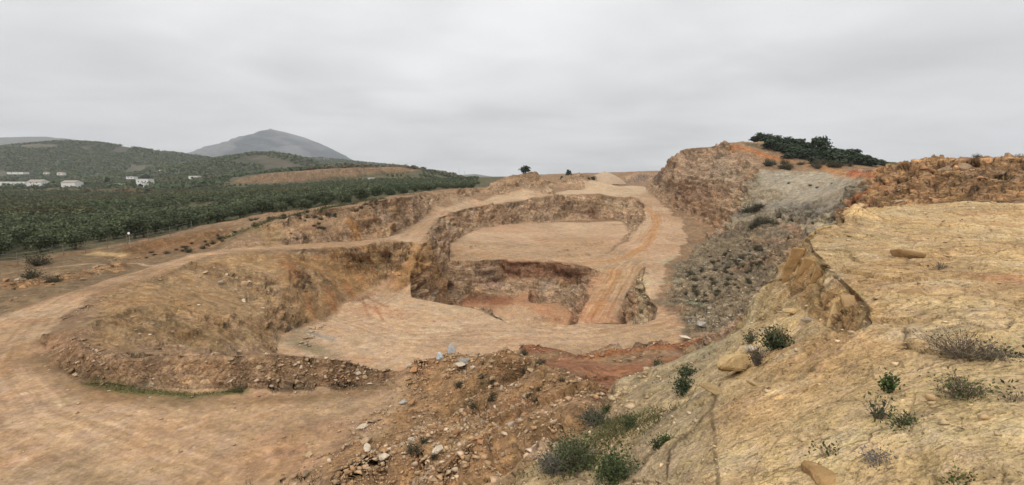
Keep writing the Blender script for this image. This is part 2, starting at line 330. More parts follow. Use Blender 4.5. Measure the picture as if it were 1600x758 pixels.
climb = poly([(545,470),(618,460),(642,428),(657,400),(664,384),(648,378),(638,391),(618,412),(588,442)], 1.2, .6); paint(climb, 'tan', .9); paint(climb*sstep(-.2,.4,wn[1]), 'dustred', .5)
flat = np.clip(np.maximum.reduce([floor, midf, rroad, haul, bench, ramp, pitb, climb*.7]), 0, 1)*(1-sstep(.55, 1.0, slope))
wl = fbm(x/22, y/22, 0*z, 4, 620); paint(flat*sstep(-.15,.4,wn[0]), 'tan', .45); paint(flat*sstep(.0,.45,wn[2]), 'dustred', .40); paint(flat*sstep(.0,.4,wl), (.40,.31,.215), .5); paint(flat*sstep(.05,.4,-wl), (.26,.18,.11), .5)
for pl in ([(60,560),(30,640),(0,720)], [(150,640),(330,700),(480,720)]): paint(cap(pl, 60, .9), 'dustred', .45)
for pl, ww in (([(1025,335),(1022,360),(1000,390),(960,408),(900,412)], 9), ([(1010,320),(1028,345),(1018,375),(985,400)], 7), ([(960,425),(945,460),(925,490)], 14)): paint(cap(pl, ww, .7), 'orange', .5)
for pl in ([(520,478),(570,466),(610,440),(650,400)], [(560,470),(580,480),(592,490)], [(575,466),(605,480)], [(545,472),(590,455),(640,415)], [(567,470),(575,492)], [(586,478),(598,500)], [(700,520),(740,510),(790,512)], [(700,527),(745,516),(790,518)]): paint(cap(pl, 2.6, .4, .15), 'red', .7 if pl[0][0] < 650 else .3)
paint(cap([(560,485),(620,490)], 30, .9), 'dustred', .5)
for pl in ([(460,500),(470,540),(520,560)], [(440,530),(500,545)]): paint(cap(pl, 16, .8), 'greyd', .6)
paint(cap([(480,520),(520,530)], 6, .6), 'blue', .7)
paint(cap([(640,440),(700,420)], 6, .7), 'red', .2)
rc = hit(265, 520); rho = np.hypot(x-rc[0], y-rc[1]); phi = np.arctan2(y-rc[1], x-rc[0])
rut = fbm(rho/.55+.3*wn[0], phi*2.2, 0*x, 4, 630); rut2 = fbm(rho/2.4, phi*1.3, 0*x, 3, 631)
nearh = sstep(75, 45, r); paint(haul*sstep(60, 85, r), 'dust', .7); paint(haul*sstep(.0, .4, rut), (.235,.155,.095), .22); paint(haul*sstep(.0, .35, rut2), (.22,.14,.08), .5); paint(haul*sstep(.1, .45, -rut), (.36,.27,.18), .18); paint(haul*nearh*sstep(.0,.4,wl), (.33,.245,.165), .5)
for pl in ([(618,459),(645,465),(700,475),(745,482),(785,500)], [(785,500),(800,507),(850,513),(880,509),(910,505),(1000,508)]): paint(cap(pl, 2.6, .6), 'pale', .5)
for k_ in range(5): paint(cap([(972+8*k_,410),(945+9*k_,450),(915+11*k_,495)], 2.2, .5, .2), (.24,.135,.08) if k_ % 2 else (.40,.30,.21), .5)
paint(cap([(932,432),(915,465),(898,495)], 16, .9), 'dustred', .6); paint(cap([(1003,425),(1006,455),(1012,480),(1000,500)], 16, .9), (.36,.27,.18), .6)
# pale scuffs on the haul road and a thin green damp strip by the berm
for pl in ([(30,618),(90,605)], [(95,633),(120,628)], [(20,735),(40,718)], [(200,608),(235,602)], [(330,618),(352,612)], [(280,670),(300,665)]): paint(cap(pl, 3, .8, .7), (.52,.44,.34), .5)
paint(cap([(60,560),(170,612),(320,630),(480,624),(600,606)], 26, .95), 'soil', .75); paint(cap([(140,600),(220,613),(300,620),(380,614)], 11, .9), (.085,.085,.035), .8)
# walls
paint(cap([(325,440),(380,430),(420,465)], 40, .6), (.36,.26,.185), .75)
paint(cap([(180,510),(250,500),(320,545)], 45, .8), (.25,.185,.115), .6)
for pl in ([(470,410),(520,440),(560,450)], [(450,400),(560,440)], [(520,395),(560,430)]): paint(cap(pl, 14, .9), 'orange', .55)
paint(cap([(440,365),(480,350),(540,345)], 24, .8), 'tan', .6)
paint(cap([(545,345),(556,370)], 8, .8), 'orange', .8)
paint(cap([(640,300),(700,300),(760,295)], 6, .8), 'orange', .3)
paint(cap([(620,450),(640,425),(655,410)], 16, .8), 'orange', .45)
paint(cap([(790,420),(860,425),(900,430)], 17, .7), 'red', .85); paint(cap([(730,470),(790,470)], 12, .8), 'red', .9); paint(cap([(725,440),(760,430),(775,450)], 18, .7), (.33,.24,.18), .7); paint(cap([(850,450),(880,455)], 14, .7), (.31,.24,.18), .6)
paint(cap([(880,325),(930,325)], 12, .8), 'soil', .4); paint(cap([(925,335),(960,345)], 8, .8), 'red', .7); paint(cap([(960,352),(990,340)], 6, .7), 'red', .7); paint(cap([(950,320),(975,325)], 12, .8), 'pale', .4)
paint(cap([(1005,432),(1003,470),(998,500)], 14, .8), 'limep', .6)
terr = poly([(160,462),(225,437),(300,410),(372,396),(440,400),(430,440),(445,520),(430,550),(300,545),(150,545)], 1.0, .8)
paint(terr, (.30,.20,.108), .65); streak(terr, -.15, (.20,.13,.068), .6, seed=601); streak(terr, -.15, (.31,.235,.15), .55, 7, .9, 602, .12, .45); streak(terr, -.1, (.22,.16,.10), .45, 5, 1.6, 603, .15, .5)
rslope = poly([(440,395),(560,388),(630,382),(615,410),(590,440),(545,466),(510,493),(445,515),(430,440)], 1.0, .8)
paint(rslope, (.255,.165,.088), .7); streak(rslope, -.9, (.27,.125,.06), .6, 7, 1.2, 604, 0, .4); streak(rslope, -.9, (.32,.225,.13), .5, 7, 1.0, 605, .1, .45); streak(rslope, -.9, (.185,.12,.065), .5, 7, 1.4, 606, .1, .45)
# right cliff and hill
paint(poly([(1125,360),(1135,352),(1160,305),(1185,267),(1250,268),(1340,267),(1384,266),(1350,290),(1325,325),(1312,353),(1260,352),(1200,347)], 1.2, 1.0), 'grey', .95)
paint(cap([(1150,330),(1220,320),(1300,330)], 22, .9), (.225,.205,.175), .7); paint(poly([(1183,267),(1250,269),(1340,268),(1330,300),(1240,312),(1195,290)], 1.5, 1.5), (.32,.285,.225), .8)
paint(cap([(1140,232),(1200,245),(1290,262),(1380,270)], 12, .7), 'orange', .9); paint(cap([(1150,228),(1230,250)], 7, .8), (.38,.15,.075), .7)
paint(cap([(1330,270),(1380,272)], 9, .7), (.36,.13,.07), .8)
paint(cap([(1050,270),(1090,265),(1140,265)], 40, .9), (.47,.345,.255), .6); paint(cap([(1120,250),(1150,290)], 14, .9), (.33,.28,.22), .5); paint(cap([(1060,300),(1090,320),(1120,345)], 22, .8), (.31,.19,.12), .6); paint(cap([(1130,280),(1160,262)], 18, .8), (.27,.22,.15), .6)
paint(poly([D(1170,222,200), D(1230,236,195), D(1300,250,183), D(1385,263,160), H(1500,150,0), H(1500,260,0), H(1170,270,8)], 3, 2), 'field', .9)
paint(poly([(1125,362),(1200,348),(1235,365),(1215,430),(1160,490),(1110,525),(1078,520),(1056,488),(1042,455),(1048,430),(1065,405),(1100,377)], .5, 3.0), 'greyd', .85)
scm = poly([(1125,362),(1200,348),(1235,365),(1215,430),(1160,490),(1110,525),(1078,520),(1056,488),(1042,455),(1048,430),(1065,405),(1100,377)], .5, 3.0)
streak(scm, 2.75, (.25,.20,.14), .6, 9, 1.5, 611, 0, .4); streak(scm, 2.75, (.13,.115,.09), .6, 6, 1.2, 612, .1, .45)
paint(cap([(1160,420),(1200,400),(1190,450)], 26, .8), (.26,.175,.115), .8); paint(cap([(1180,375),(1230,372)], 16, .8), (.26,.18,.12), .7); paint(cap([(1090,500),(1120,505)], 20, .7), 'grey', .6)
for pl in ([(1030,412),(1050,405)], [(1035,442),(1060,440)], [(1075,470),(1100,480)]): paint(cap(pl, 4, .8), 'greenp', .8)
paint(poly([(1385,264),(1440,247),(1500,245),(1600,251),H(1800,62,1),H(1800,36,-3),H(1600,36,-2.2),H(1400,46,-4),H(1330,61,-7),(1313,353),(1326,325),(1351,290)], 1.0, .7), (.36,.225,.128), .95)
paint(cap([(1320,345),(1340,310),(1370,285)], 16, .8), (.27,.105,.05), .7); paint(cap([(1530,275),(1590,280)], 20, .9), (.38,.27,.17), .5); paint(cap([(1450,300),(1550,300)], 12, .8), 'soil', .4)
paint(cap([(960,281),(1005,277),(1032,273)], 11, .7), (.17,.135,.11), .75); paint(cap([(985,270),(1035,267)], 5, .7), (.25,.12,.075), .8); paint(cap([(860,284),(890,280),(925,281)], 10, .6), (.27,.19,.12), .75); paint(cap([(775,297),(805,285),(834,278)], 13, .7), (.33,.235,.15), .6); paint(poly([(852,301),(852,298),(890,297),(985,291),(1008,292),(1010,300),(985,307),(930,303),(870,305)], 2, 2), (.42,.33,.23), .7); paint(cap([(640,425),(665,395),(690,440)], 34, .8)*rocky, (.36,.215,.095), .5); paint(cap([(1170,226),(1230,241),(1300,255),(1370,262)], 6, .8), 'field', .8)
ctk = fbm(x/5, y/40, z/25, 4, 640); cutm = poly([H(365,463,-11), H(440,476,0), H(520,484,0), H(600,492,0), H(645,495,0), H(655,508,0), H(560,506,0), H(500,500,0), H(420,491,0), H(368,480,0)], 1.5, 1.0); paint(cutm*sstep(.0,.35,ctk), (.15,.11,.075), .7); paint(cutm*sstep(.1,.4,-ctk), (.32,.21,.14), .6)
# heap, red ground
paint(poly([(700,562),(760,568),(830,570),(870,592),(905,602),(945,626),(975,640),(930,665),(905,680),(860,712),(815,745),H(775,10,-8),H(700,8,-9),(530,757),(580,730),(615,700),(636,660),(640,620),(655,592)], .7, 2.4), (.262,.165,.092), .9)
paint(cap([(720,640),(760,620),(790,600)], 42, .9), 'soil', .75); paint(cap([(800,650),(850,640)], 30, .9), (.25,.125,.068), .6); paint(cap([(640,740),(720,720),(780,740)], 30, .9), (.32,.215,.125), .6)
paint(cap([(880,590),(940,640)], 18, .9), 'red', .55); paint(cap([(820,700),(870,690)], 20, .8), 'red', .5)
paint(cap([(780,555),(830,543),(880,550),(905,560)], 14, .6), 'red', .95); paint(poly([(800,566),(880,562),(960,571),(1040,560),(1075,552),(1020,585),(985,606),(965,640),(945,626),(905,601),(880,577)], 1.0, .7), 'red', .9); paint(cap([(920,590),(990,580)], 20, .9), 'orange', .25); paint(cap([(920,560),(985,550),(1060,540),(1110,526)], 11, .6), (.28,.13,.07), .9)
paint(cap([(640,578),(670,585)], 20, .8), (.26,.13,.07), .5)
# left fringe
frn = poly([W(-75,42,0),(0,494),(63,472),(136,450),(196,429),(228,419),(300,399),(345,391),(400,353),(340,354),(260,371),(190,384),(130,394),(60,407),(0,412),W(-75,62,0)], .8, .8)
paint(frn, (.155,.112,.068), .85); paint(cap([(-20,424),(60,420),(150,414),(215,411),(240,416)], 4, .8), 'dust', .85); paint(cap([(410,352),(430,372),(420,385)], 16, .8), (.235,.165,.09), .6)
paint(cap([(0,450),(60,445),(130,430),(190,418)], 17, .7), (.25,.16,.09), .8); paint(cap([(50,432),(75,440)], 9, .8), 'dark', .6)
paint(poly([(185,388),(260,373),(340,357),(378,349),(345,384),(300,392),(205,406)], .6, .6), (.17,.105,.06), .95); paint(cap([(130,405),(180,400)], 6, .8), (.27,.19,.10), .6); paint(cap([(300,372),(345,360)], 4, .8), 'pale', .5); paint(cap([(205,398),(260,392),(340,372)], 5, .9), 'dark', .5)
paint(cap([(150,395),(190,400)], 10, .8), 'lime', .8); paint(cap([(350,372),(400,355)], 8, .9), 'green', .55); paint(cap([(330,385),(395,350)], 4, .7), 'tan', .8)
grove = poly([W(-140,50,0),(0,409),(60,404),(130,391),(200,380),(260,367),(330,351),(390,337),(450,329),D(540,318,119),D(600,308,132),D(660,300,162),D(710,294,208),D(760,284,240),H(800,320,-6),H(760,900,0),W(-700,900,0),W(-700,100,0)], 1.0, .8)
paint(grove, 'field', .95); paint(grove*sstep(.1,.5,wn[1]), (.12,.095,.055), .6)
paint(poly([H(365,463,-11), H(440,478,0), H(520,489,0), H(600,498,0), H(645,499,0), H(655,510,0), H(560,508,0), H(500,504,0), H(420,494,0), H(368,477,0)], 1.5, 1.0), (.235,.16,.105), .9)
# near limestone
lime = poly([LIP[0], *LIP[1:], W(3,-10,0), W(60,-10,0), H(2100,35,-2), H(1600,28.5,-2), H(1440,25,-2), H(1345,20.5,-2), H(1285,16,-2)], .25, .22)
paint(lime, 'lime'); fx = fbm(x/2.2, y/2.2, z/2.2, 4, 77); fy = fbm(x/0.7, y/0.7, z/0.7, 3, 78)
paint(lime*sstep(-.05,.5,fx), 'limeo', .65); paint(lime*cap([(1240,398),(1250,440),(1290,482),(1345,508)], 26, .7), (.36,.22,.10), .75); paint(lime*sstep(.1,.55,fy), 'limep', .55)
paint(cap([(985,608),(1020,585),(1090,560),(1150,520),(1175,475)], 24, .7, .3)*lime, 'limep', .8); paint(cap([(1110,660),(1150,640),(1190,620)], 26, .9)*lime, 'limeo', .5); paint(cap([(1560,430),(1590,440)], 30, .9)*lime, (.36,.17,.09), .6)
paint(lime*poly([(1100,770),(1104,690),(1095,640),(1130,610),(1150,540),*LIP[4:],W(-1,2,0),H(1100,3.5,-3)], .4, .3), (.39,.31,.20), .55)
paint(cap([(880,735),(920,700),(960,670),(1000,650)], 40, .9)*lime, (.27,.225,.115), .8)
paint(cap([(1040,560),(1100,550)], 14, .8)*lime, (.27,.23,.15), .5)

# rubble weight: where loose stone lies
rub = np.zeros(len(x), np.float32)
def addrub(w, k=1): 
    global rub; rub = np.maximum(rub, w*k)
BERM = cap([(108,530),(140,572),(200,580),(300,582),(430,580),(540,582),(600,582)], 24, .6)
addrub(BERM); addrub(cap([(100,500),(165,465),(250,432)], 8, .6), .8); addrub(cap([(150,530),(250,540),(330,560)], 26, .8), .55)
HEAPM = poly([(700,562),(760,568),(830,570),(870,592),(905,602),(945,626),(960,640),(905,680),(860,712),(815,745),H(775,10,-8),H(700,8,-9),(530,757),(590,725),(630,690),(640,640),(632,610),(650,582)], 2.2, 2.2)
HOL = cap([(715,645),(755,622),(785,602)], 40, .8); HEAPM = HEAPM*(1-.9*HOL); addrub(HEAPM)
addrub(cap([(590,720),(640,690),(640,610)], 22, .9), .6)
REDB = cap([(790,552),(830,542),(905,560),(985,550),(1060,540),(1110,528)], 11, .7); addrub(REDB); addrub(cap([(920,612),(990,640)], 8, .8), .7)
GREYR = cap([(1085,500),(1130,500)], 24, .6); addrub(GREYR)
SCREE = poly([(1125,362),(1200,348),(1235,365),(1215,430),(1160,490),(1110,525),(1078,520),(1056,488),(1042,455),(1048,430),(1065,405),(1100,377)], 1.2, 1.0); addrub(SCREE*(1-.8*cap([(1160,420),(1200,400),(1190,450)], 30, .9)), .6)
addrub(cap([(0,450),(60,445),(130,430),(190,418)], 16, .7), .8); addrub(cap([(500,500),(480,540)], 14, .8), .6); addrub(cap([(855,363),(890,360)], 6, .7), .8); addrub(cap([(870,395),(915,385),(940,380)], 5, .7), .5); addrub(cap([(940,345),(985,335)], 9, .8), .5)
addrub(cap([(1003,430),(1004,470),(998,500)], 12, .8), 1); addrub(cap([(840,500),(870,500)], 5, .6), .9); addrub(cap([(930,432),(915,465),(900,495)], 7, .8), .8); addrub(cap([(1065,360),(1085,385),(1060,420)], 14, .9), .35)
addrub(poly([(1390,266),(1440,249),(1600,253),H(1700,60,1),H(1700,37,-3),H(1400,47,-4),(1320,350)], 1.0, .7), .5)
addrub(cap([(700,315),(730,312)], 4, .7), .4); addrub(cap([(310,410),(420,450)], 30, .9), .25); addrub(cap([(180,405),(260,400)], 8, .8), .6)

# ------------------------------------------------------------------ real displacement
ridge_m = poly([(1385,264),(1440,247),(1500,245),(1600,251),H(1800,62,1),H(1800,36,-3),H(1600,36,-2.2),H(1400,46,-4),H(1330,61,-7),(1313,353),(1326,325),(1351,290)], 1.0, .7)
outc = np.maximum(cap([(318,418),(370,428),(422,462)], 36, .6), .9*cap([(190,488),(250,500),(335,548)], 30, .7))
rk = np.maximum.reduce([rocky*(1-.5*terr), ridge_m, outc*.75, cutm])*(1-flat)*(1-lime)*(1-.65*HEAPM)*(1-.5*SCREE)*(1-grove*.9*(1-cutm))*(1-.7*BERM)
slabm = poly([(1183,267),(1250,269),(1340,268),(1375,268),(1330,300),(1300,335),(1240,315),(1195,292)], 1.5, 1.5)
rk = rk*(1-.85*slabm)
far = np.clip(r/90, .35, 1.6)
disp = np.zeros(len(x), np.float32)
disp += rk*far*(.75*ridged(x/13, y/13, z/8, 3, 5)-.3+.30*stn)
def blocks(sx, sy, sz, seed, rot, tilt):
    ca, sa = math.cos(rot), math.sin(rot); u = (x*ca+y*sa); v = (-x*sa+y*ca); t = z+tilt*u
    u = u/sx+.35*wf[0]; v = v/sy+.35*wf[1]; t = t/sz+.25*wf[2]
    it = np.floor(t).astype(np.int64); u = u+.5*_h(it.astype(np.uint32), (it*0).astype(np.uint32), (it*0).astype(np.uint32), seed)
    return _h(np.floor(u).astype(np.int64).astype(np.uint32), np.floor(v).astype(np.int64).astype(np.uint32), it.astype(np.uint32), seed+3)-.5
def fracture(w, su, sv, sw, seed, rot, tilt, off, til, crk, tintk=.3, crackc=.55, dims=3):
    """break a region into angular blocks: each steps in or out, leans its own way and parts from its neighbours"""
    global col
    idx = np.nonzero(w > .04)[0]
    if not len(idx): return
    X_, Y_, Z_ = x[idx], y[idx], z[idx]; ca, sa = math.cos(rot), math.sin(rot); u = X_*ca+Y_*sa; v = -X_*sa+Y_*ca; t = Z_+tilt*u
    n_ = .28; R_, gap = worley(u/su+n_*wf[0][idx], v/sv+n_*wf[1][idx], t/sw+n_*wf[2][idx], seed, dims)
    wi = w[idx]; hh_ = (R_[0]*.6+R_[1]*.4)-.5
    disp[idx] += wi*(off*2*hh_+til*((R_[1]-.5)*R_[3]*su+(R_[2]-.5)*R_[4]*sv+(R_[0]-.5)*R_[5]*sw)-crk*(1-sstep(.0, .13, gap)))
    tm_ = 1+wi*tintk*(R_[2]-.5)*2; ck_ = wi*(1-sstep(.02, .10, gap))*crackc
    col[idx] = col[idx]*(tm_*(1-ck_))[:, None]
fs = np.clip(far, .6, 1.4)
pm = sstep(-.45, .25, fbm(x/6, y/6, z/5, 3, 700)); rkw = rk*(1-ridge_m)*(1-.6*outc)*(.45+.55*pm)
fracture(rkw, 5.2, 4.2, 1.15, 701, .4, .10, .60, .50, .18, .18, .14)
fracture(rkw*pm, 2.0, 1.6, .55, 711, .8, .10, .28, .50, .09, .18, .14)
fracture(rkw*np.clip(1.4-r/140, 0, 1), .9, .8, .32, 721, .2, .1, .10, .4, .04, .13, .2)
gul = ridged(x/4.6+.3*wn[0], y/4.6, z/30, 3, 703); disp += rkw*far*.75*(gul-.2)
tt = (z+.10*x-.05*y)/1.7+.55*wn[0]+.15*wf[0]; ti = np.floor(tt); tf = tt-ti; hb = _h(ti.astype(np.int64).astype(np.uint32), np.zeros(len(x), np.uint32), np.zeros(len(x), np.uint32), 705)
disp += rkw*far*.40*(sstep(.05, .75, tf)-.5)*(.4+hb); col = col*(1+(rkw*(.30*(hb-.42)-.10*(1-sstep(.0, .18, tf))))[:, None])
clf = cap([(1035,300),(1070,290),(1110,290),(1150,260)], 46, .7); disp += clf*rkw*(2.2*ridged(x/17, y/17, z/9, 3, 706)-.4)
jt = fbm(x/2.2, y/2.2, z/11, 4, 702); disp += rkw*far*.55*np.abs(jt)*-1.6; paint(rkw*(1-sstep(.0, .10, np.abs(jt))), (.38,.29,.20), .3)
fracture(ridge_m, 3.4, 2.8, 1.7, 731, .3, -.22, .75, .8, .35, .22, .45)
fracture(ridge_m, 1.2, 1.1, .7, 741, .9, -.22, .28, .7, .14, .22, .4)
fracture(SCREE*(1-ridge_m), 1.3, 1.3, .9, 751, .9, .2, .22, .8, .12, .25, .4)
soft = (1-flat)*(1-lime)*(1-rk)*(1-.8*slabm)
disp += soft*far*(.42*fbm(x/5, y/5, z/5, 5, 8)+.07*wf[0])
disp += REDB*(.55*fbm(x/2.2, y/2.2, z/2.2, 4, 87)+.15); disp -= HOL*.7; disp += HEAPM*(.95*fbm(x/4.5, y/4.5, z/4.5, 4, 88)+.7); disp += terr*(.22*fbm((x-.15*y)/7, (y+.15*x)/1.5, z/5, 4, 601)+.18*blocks(3, 1.6, .9, 24, -.2, .1)); disp += outc*(.24*blocks(3.4, 1.8, .7, 25, -.25, .12)+.16*blocks(1.4, .8, .4, 26, -.25, .12)); disp += rslope*.25*fbm((x*.62-y*.78)/7, (x*.78+y*.62)/1.5, z/4, 4, 604); disp += SCREE*.35*fbm(x/2.2, y/2.2, z/2.2, 4, 89)
disp += np.clip(rub, 0, 1)*.14*fbm(x/.9, y/.9, z/.9, 3, 9)
bank = cap([(0,450),(60,441),(130,430),(185,418)], 13, .7); emb = cap([(200,394),(260,382),(340,366)], 7, .7); disp += bank*(.7+.5*wf[0]+.4*wn[1])+emb*(.9+.3*wf[1])
mh_ = np.maximum.reduce([cap([(855,363),(890,360)], 6, .8), cap([(870,395),(915,385),(940,380)], 5, .8), cap([(730,413),(790,409)], 4, .8), cap([(735,388),(755,386)], 3, .8), cap([(940,345),(985,335)], 7, .8), cap([(840,500),(870,500)], 5, .8), cap([(870,402),(920,400)], 3, .8)]); addrub(mh_, .8); disp += mh_*(.5+.4*wf[0])
disp += haul*.05*rut; disp += flat*(.16*fbm(x/7, y/7, 0*z, 4, 10)+.018*fbm(x/.8, y/.8, 0*z, 3, 11))
# limestone: flaky beds broken into thin plates, steep broken faces into blocks
lm = lime*np.clip(r/6, .6, 1.3); lsl = lime*sstep(.55, 1.25, slope+.15*wf[0])
lfl = lm*(1-.8*lsl)
disp += lfl*(.15*fbm(x/3.2, y/3.2, z/3.2, 3, 43)+.035*fbm(x/.8, y/.55, z/.6, 3, 47))
lp_ = sstep(-.25, .35, fbm(x/1.8, y/1.3, z, 3, 48))
fracture(lfl, 1.3, .9, 9, 801, .65, 0, .026, .07, .012, .07, .12, 2)
fracture(lfl*lp_, .52, .26, 9, 811, .25, 0, .020, .10, .008, .09, .20, 2)
fracture(lfl*(1-.4*lp_), .19, .11, 9, 821, .45, 0, .011, .10, .004, .10, .25, 2)
fracture(lfl*np.clip(1.3-r/9, 0, 1), .075, .05, 9, 831, .1, 0, .0045, .10, .002, .08, .2, 2)
fracture(lsl, 1.9, 1.5, .9, 841, .4, .08, .07, .16, .05, .12, .28)
fracture(lsl, .5, .4, .22, 851, .1, .08, .025, .2, .012, .08, .2)
Pd = Pf+Nf*disp[:, None]
hw = (1-lime)*np.clip(r/80, .25, 1.5)*np.maximum(rocky, .15)*(1-.6*flat)
Pd[:,0] += hw*wn[1]*1.0; Pd[:,1] += hw*wn[2]*1.0
Pg = Pd.reshape(NT, NR, 3); Ng = normals(Pg)
CROAD = flat

me = bpy.data.meshes.new('quarry_ground')
nv = NT*NR; nq = (NT-1)*(NR-1)
I = np.arange(nv).reshape(NT, NR)
quads = np.stack([I[:-1,:-1], I[1:,:-1], I[1:,1:], I[:-1,1:]], -1).reshape(-1, 4)[:, ::-1]
me.vertices.add(nv); me.vertices.foreach_set('co', Pd.astype(np.float32).ravel())
me.loops.add(nq*4); me.loops.foreach_set('vertex_index', quads.astype(np.int32).ravel())
me.polygons.add(nq); me.polygons.foreach_set('loop_start', (np.arange(nq)*4).astype(np.int32)); me.polygons.foreach_set('loop_total', np.full(nq, 4, np.int32))
me.polygons.foreach_set('use_smooth', np.ones(nq, bool))
me.update(calc_edges=True)
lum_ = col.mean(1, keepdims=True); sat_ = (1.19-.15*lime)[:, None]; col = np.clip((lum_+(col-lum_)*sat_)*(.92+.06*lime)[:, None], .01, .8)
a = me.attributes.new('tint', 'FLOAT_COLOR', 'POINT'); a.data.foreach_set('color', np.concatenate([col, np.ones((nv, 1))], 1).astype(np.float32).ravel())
kind = np.stack([np.clip(rk*.8+.5*lsl, 0, 1), np.clip(lime, 0, 1), np.clip(rub, 0, 1), flat], 1)
a = me.attributes.new('kinds', 'FLOAT_COLOR', 'POINT'); a.data.foreach_set('color', kind.astype(np.float32).ravel())

lanes = [[(330,745),(60,650),(15,570),(60,500),(130,462),(220,428),(300,402),(370,394),(450,387),(560,381),(628,377)], [(628,377),(665,352),(692,333),(740,318),(800,309),(855,304)], [(890,408),(960,402),(1003,376),(1020,352),(1017,326),(990,303),(950,297)], [(985,408),(962,440),(935,500)], [(545,492),(640,522),(760,517),(900,520),(1030,500)], [(725,402),(800,386),(905,368)], [(560,478),(612,440),(652,394)]]
lane = np.zeros(nv, np.float32); best = np.full(nv, 1e9, np.float32)
for k_, pl_ in enumerate(lanes):
    pp = [hit(*q_)[:2] for q_ in pl_]
    for A, B in zip(pp[:-1], pp[1:]):
        ab = B-A; L2 = max(ab@ab, 1e-6); t = np.clip(((x-A[0])*ab[0]+(y-A[1])*ab[1])/L2, 0, 1); d = np.hypot(x-A[0]-t*ab[0], y-A[1]-t*ab[1]); sg = np.sign((x-A[0])*ab[1]-(y-A[1])*ab[0]); m = d < best
        best = np.where(m, d, best); lane = np.where(m, d*sg+k_*31, lane)
a = me.attributes.new('lane', 'FLOAT_COLOR', 'POINT'); a.data.foreach_set('color', np.stack([lane+.15*wn[0], np.exp(-(best/6.5)**2)*flat, 0*lane, 0*lane+1], 1).astype(np.float32).ravel())
def ground_at(px, py):                 # first displaced vertex met near a view ray; used to seat things on the ground
    p = hit(px, py); return seat(p[0], p[1])
def seat(xw, yw):
    th = math.atan2(xw, yw); i = min(max(int(round((th-TH[0])/dth)), 0), NT-1)
    j = int(np.argmin((Pg[i,:,0]-xw)**2+(Pg[i,:,1]-yw)**2)); return Vector(Pg[i, j].tolist()), Vector(Ng[i, j].tolist())

# ------------------------------------------------------------------ node helper
class NT_:
    def __init__(s, m):
        m.use_nodes = True; s.t = m.node_tree; s.t.nodes.clear(); s.L = s.t.links
    def n(s, typ, ins=None, **kw):
        nd = s.t.nodes.new(typ)
        for k, v in kw.items(): setattr(nd, k, v)
        for k, v in (ins or {}).items():
            if hasattr(v, 'is_linked') and hasattr(v, 'node'): s.L.new(v, nd.inputs[k])
            else: nd.inputs[k].default_value = v
        return nd
    def math(s, op, a, b=0.0, c=0.0):
        return s.n('ShaderNodeMath', {0: a, 1: b, 2: c}, operation=op).outputs[0]
    def mix(s, f, a, b, mode='MIX'):
        nd = s.n('ShaderNodeMix', data_type='RGBA', blend_type=mode)
        for k, v in ((0, f), (6, a), (7, b)):
            if hasattr(v, 'is_linked'): s.L.new(v, nd.inputs[k])
            else: nd.inputs[k].default_value = v if k == 0 else (*v, 1) if len(v) == 3 else v
        return nd.outputs[2]
    def noise(s, vec, scale, detail=4, rough=.55, dist=0):
        return s.n('ShaderNodeTexNoise', {'Vector': vec, 'Scale': scale, 'Detail': detail, 'Roughness': rough, 'Distortion': dist}).outputs[0]
    def mapr(s, v, a, b, c, d):
        return s.n('ShaderNodeMapRange', {0: v, 1: a, 2: b, 3: c, 4: d}).outputs[0]
    def scale(s, vec, sx, sy, sz, rot=(0, 0, 0)):
        return s.n('ShaderNodeMapping', {'Vector': vec, 'Scale': (sx, sy, sz), 'Rotation': rot}).outputs[0]
    def out(s, bsdf, vol=None):
        o = s.n('ShaderNodeOutputMaterial')
        if bsdf: s.L.new(bsdf, o.inputs[0])
        if vol: s.L.new(vol, o.inputs[1])

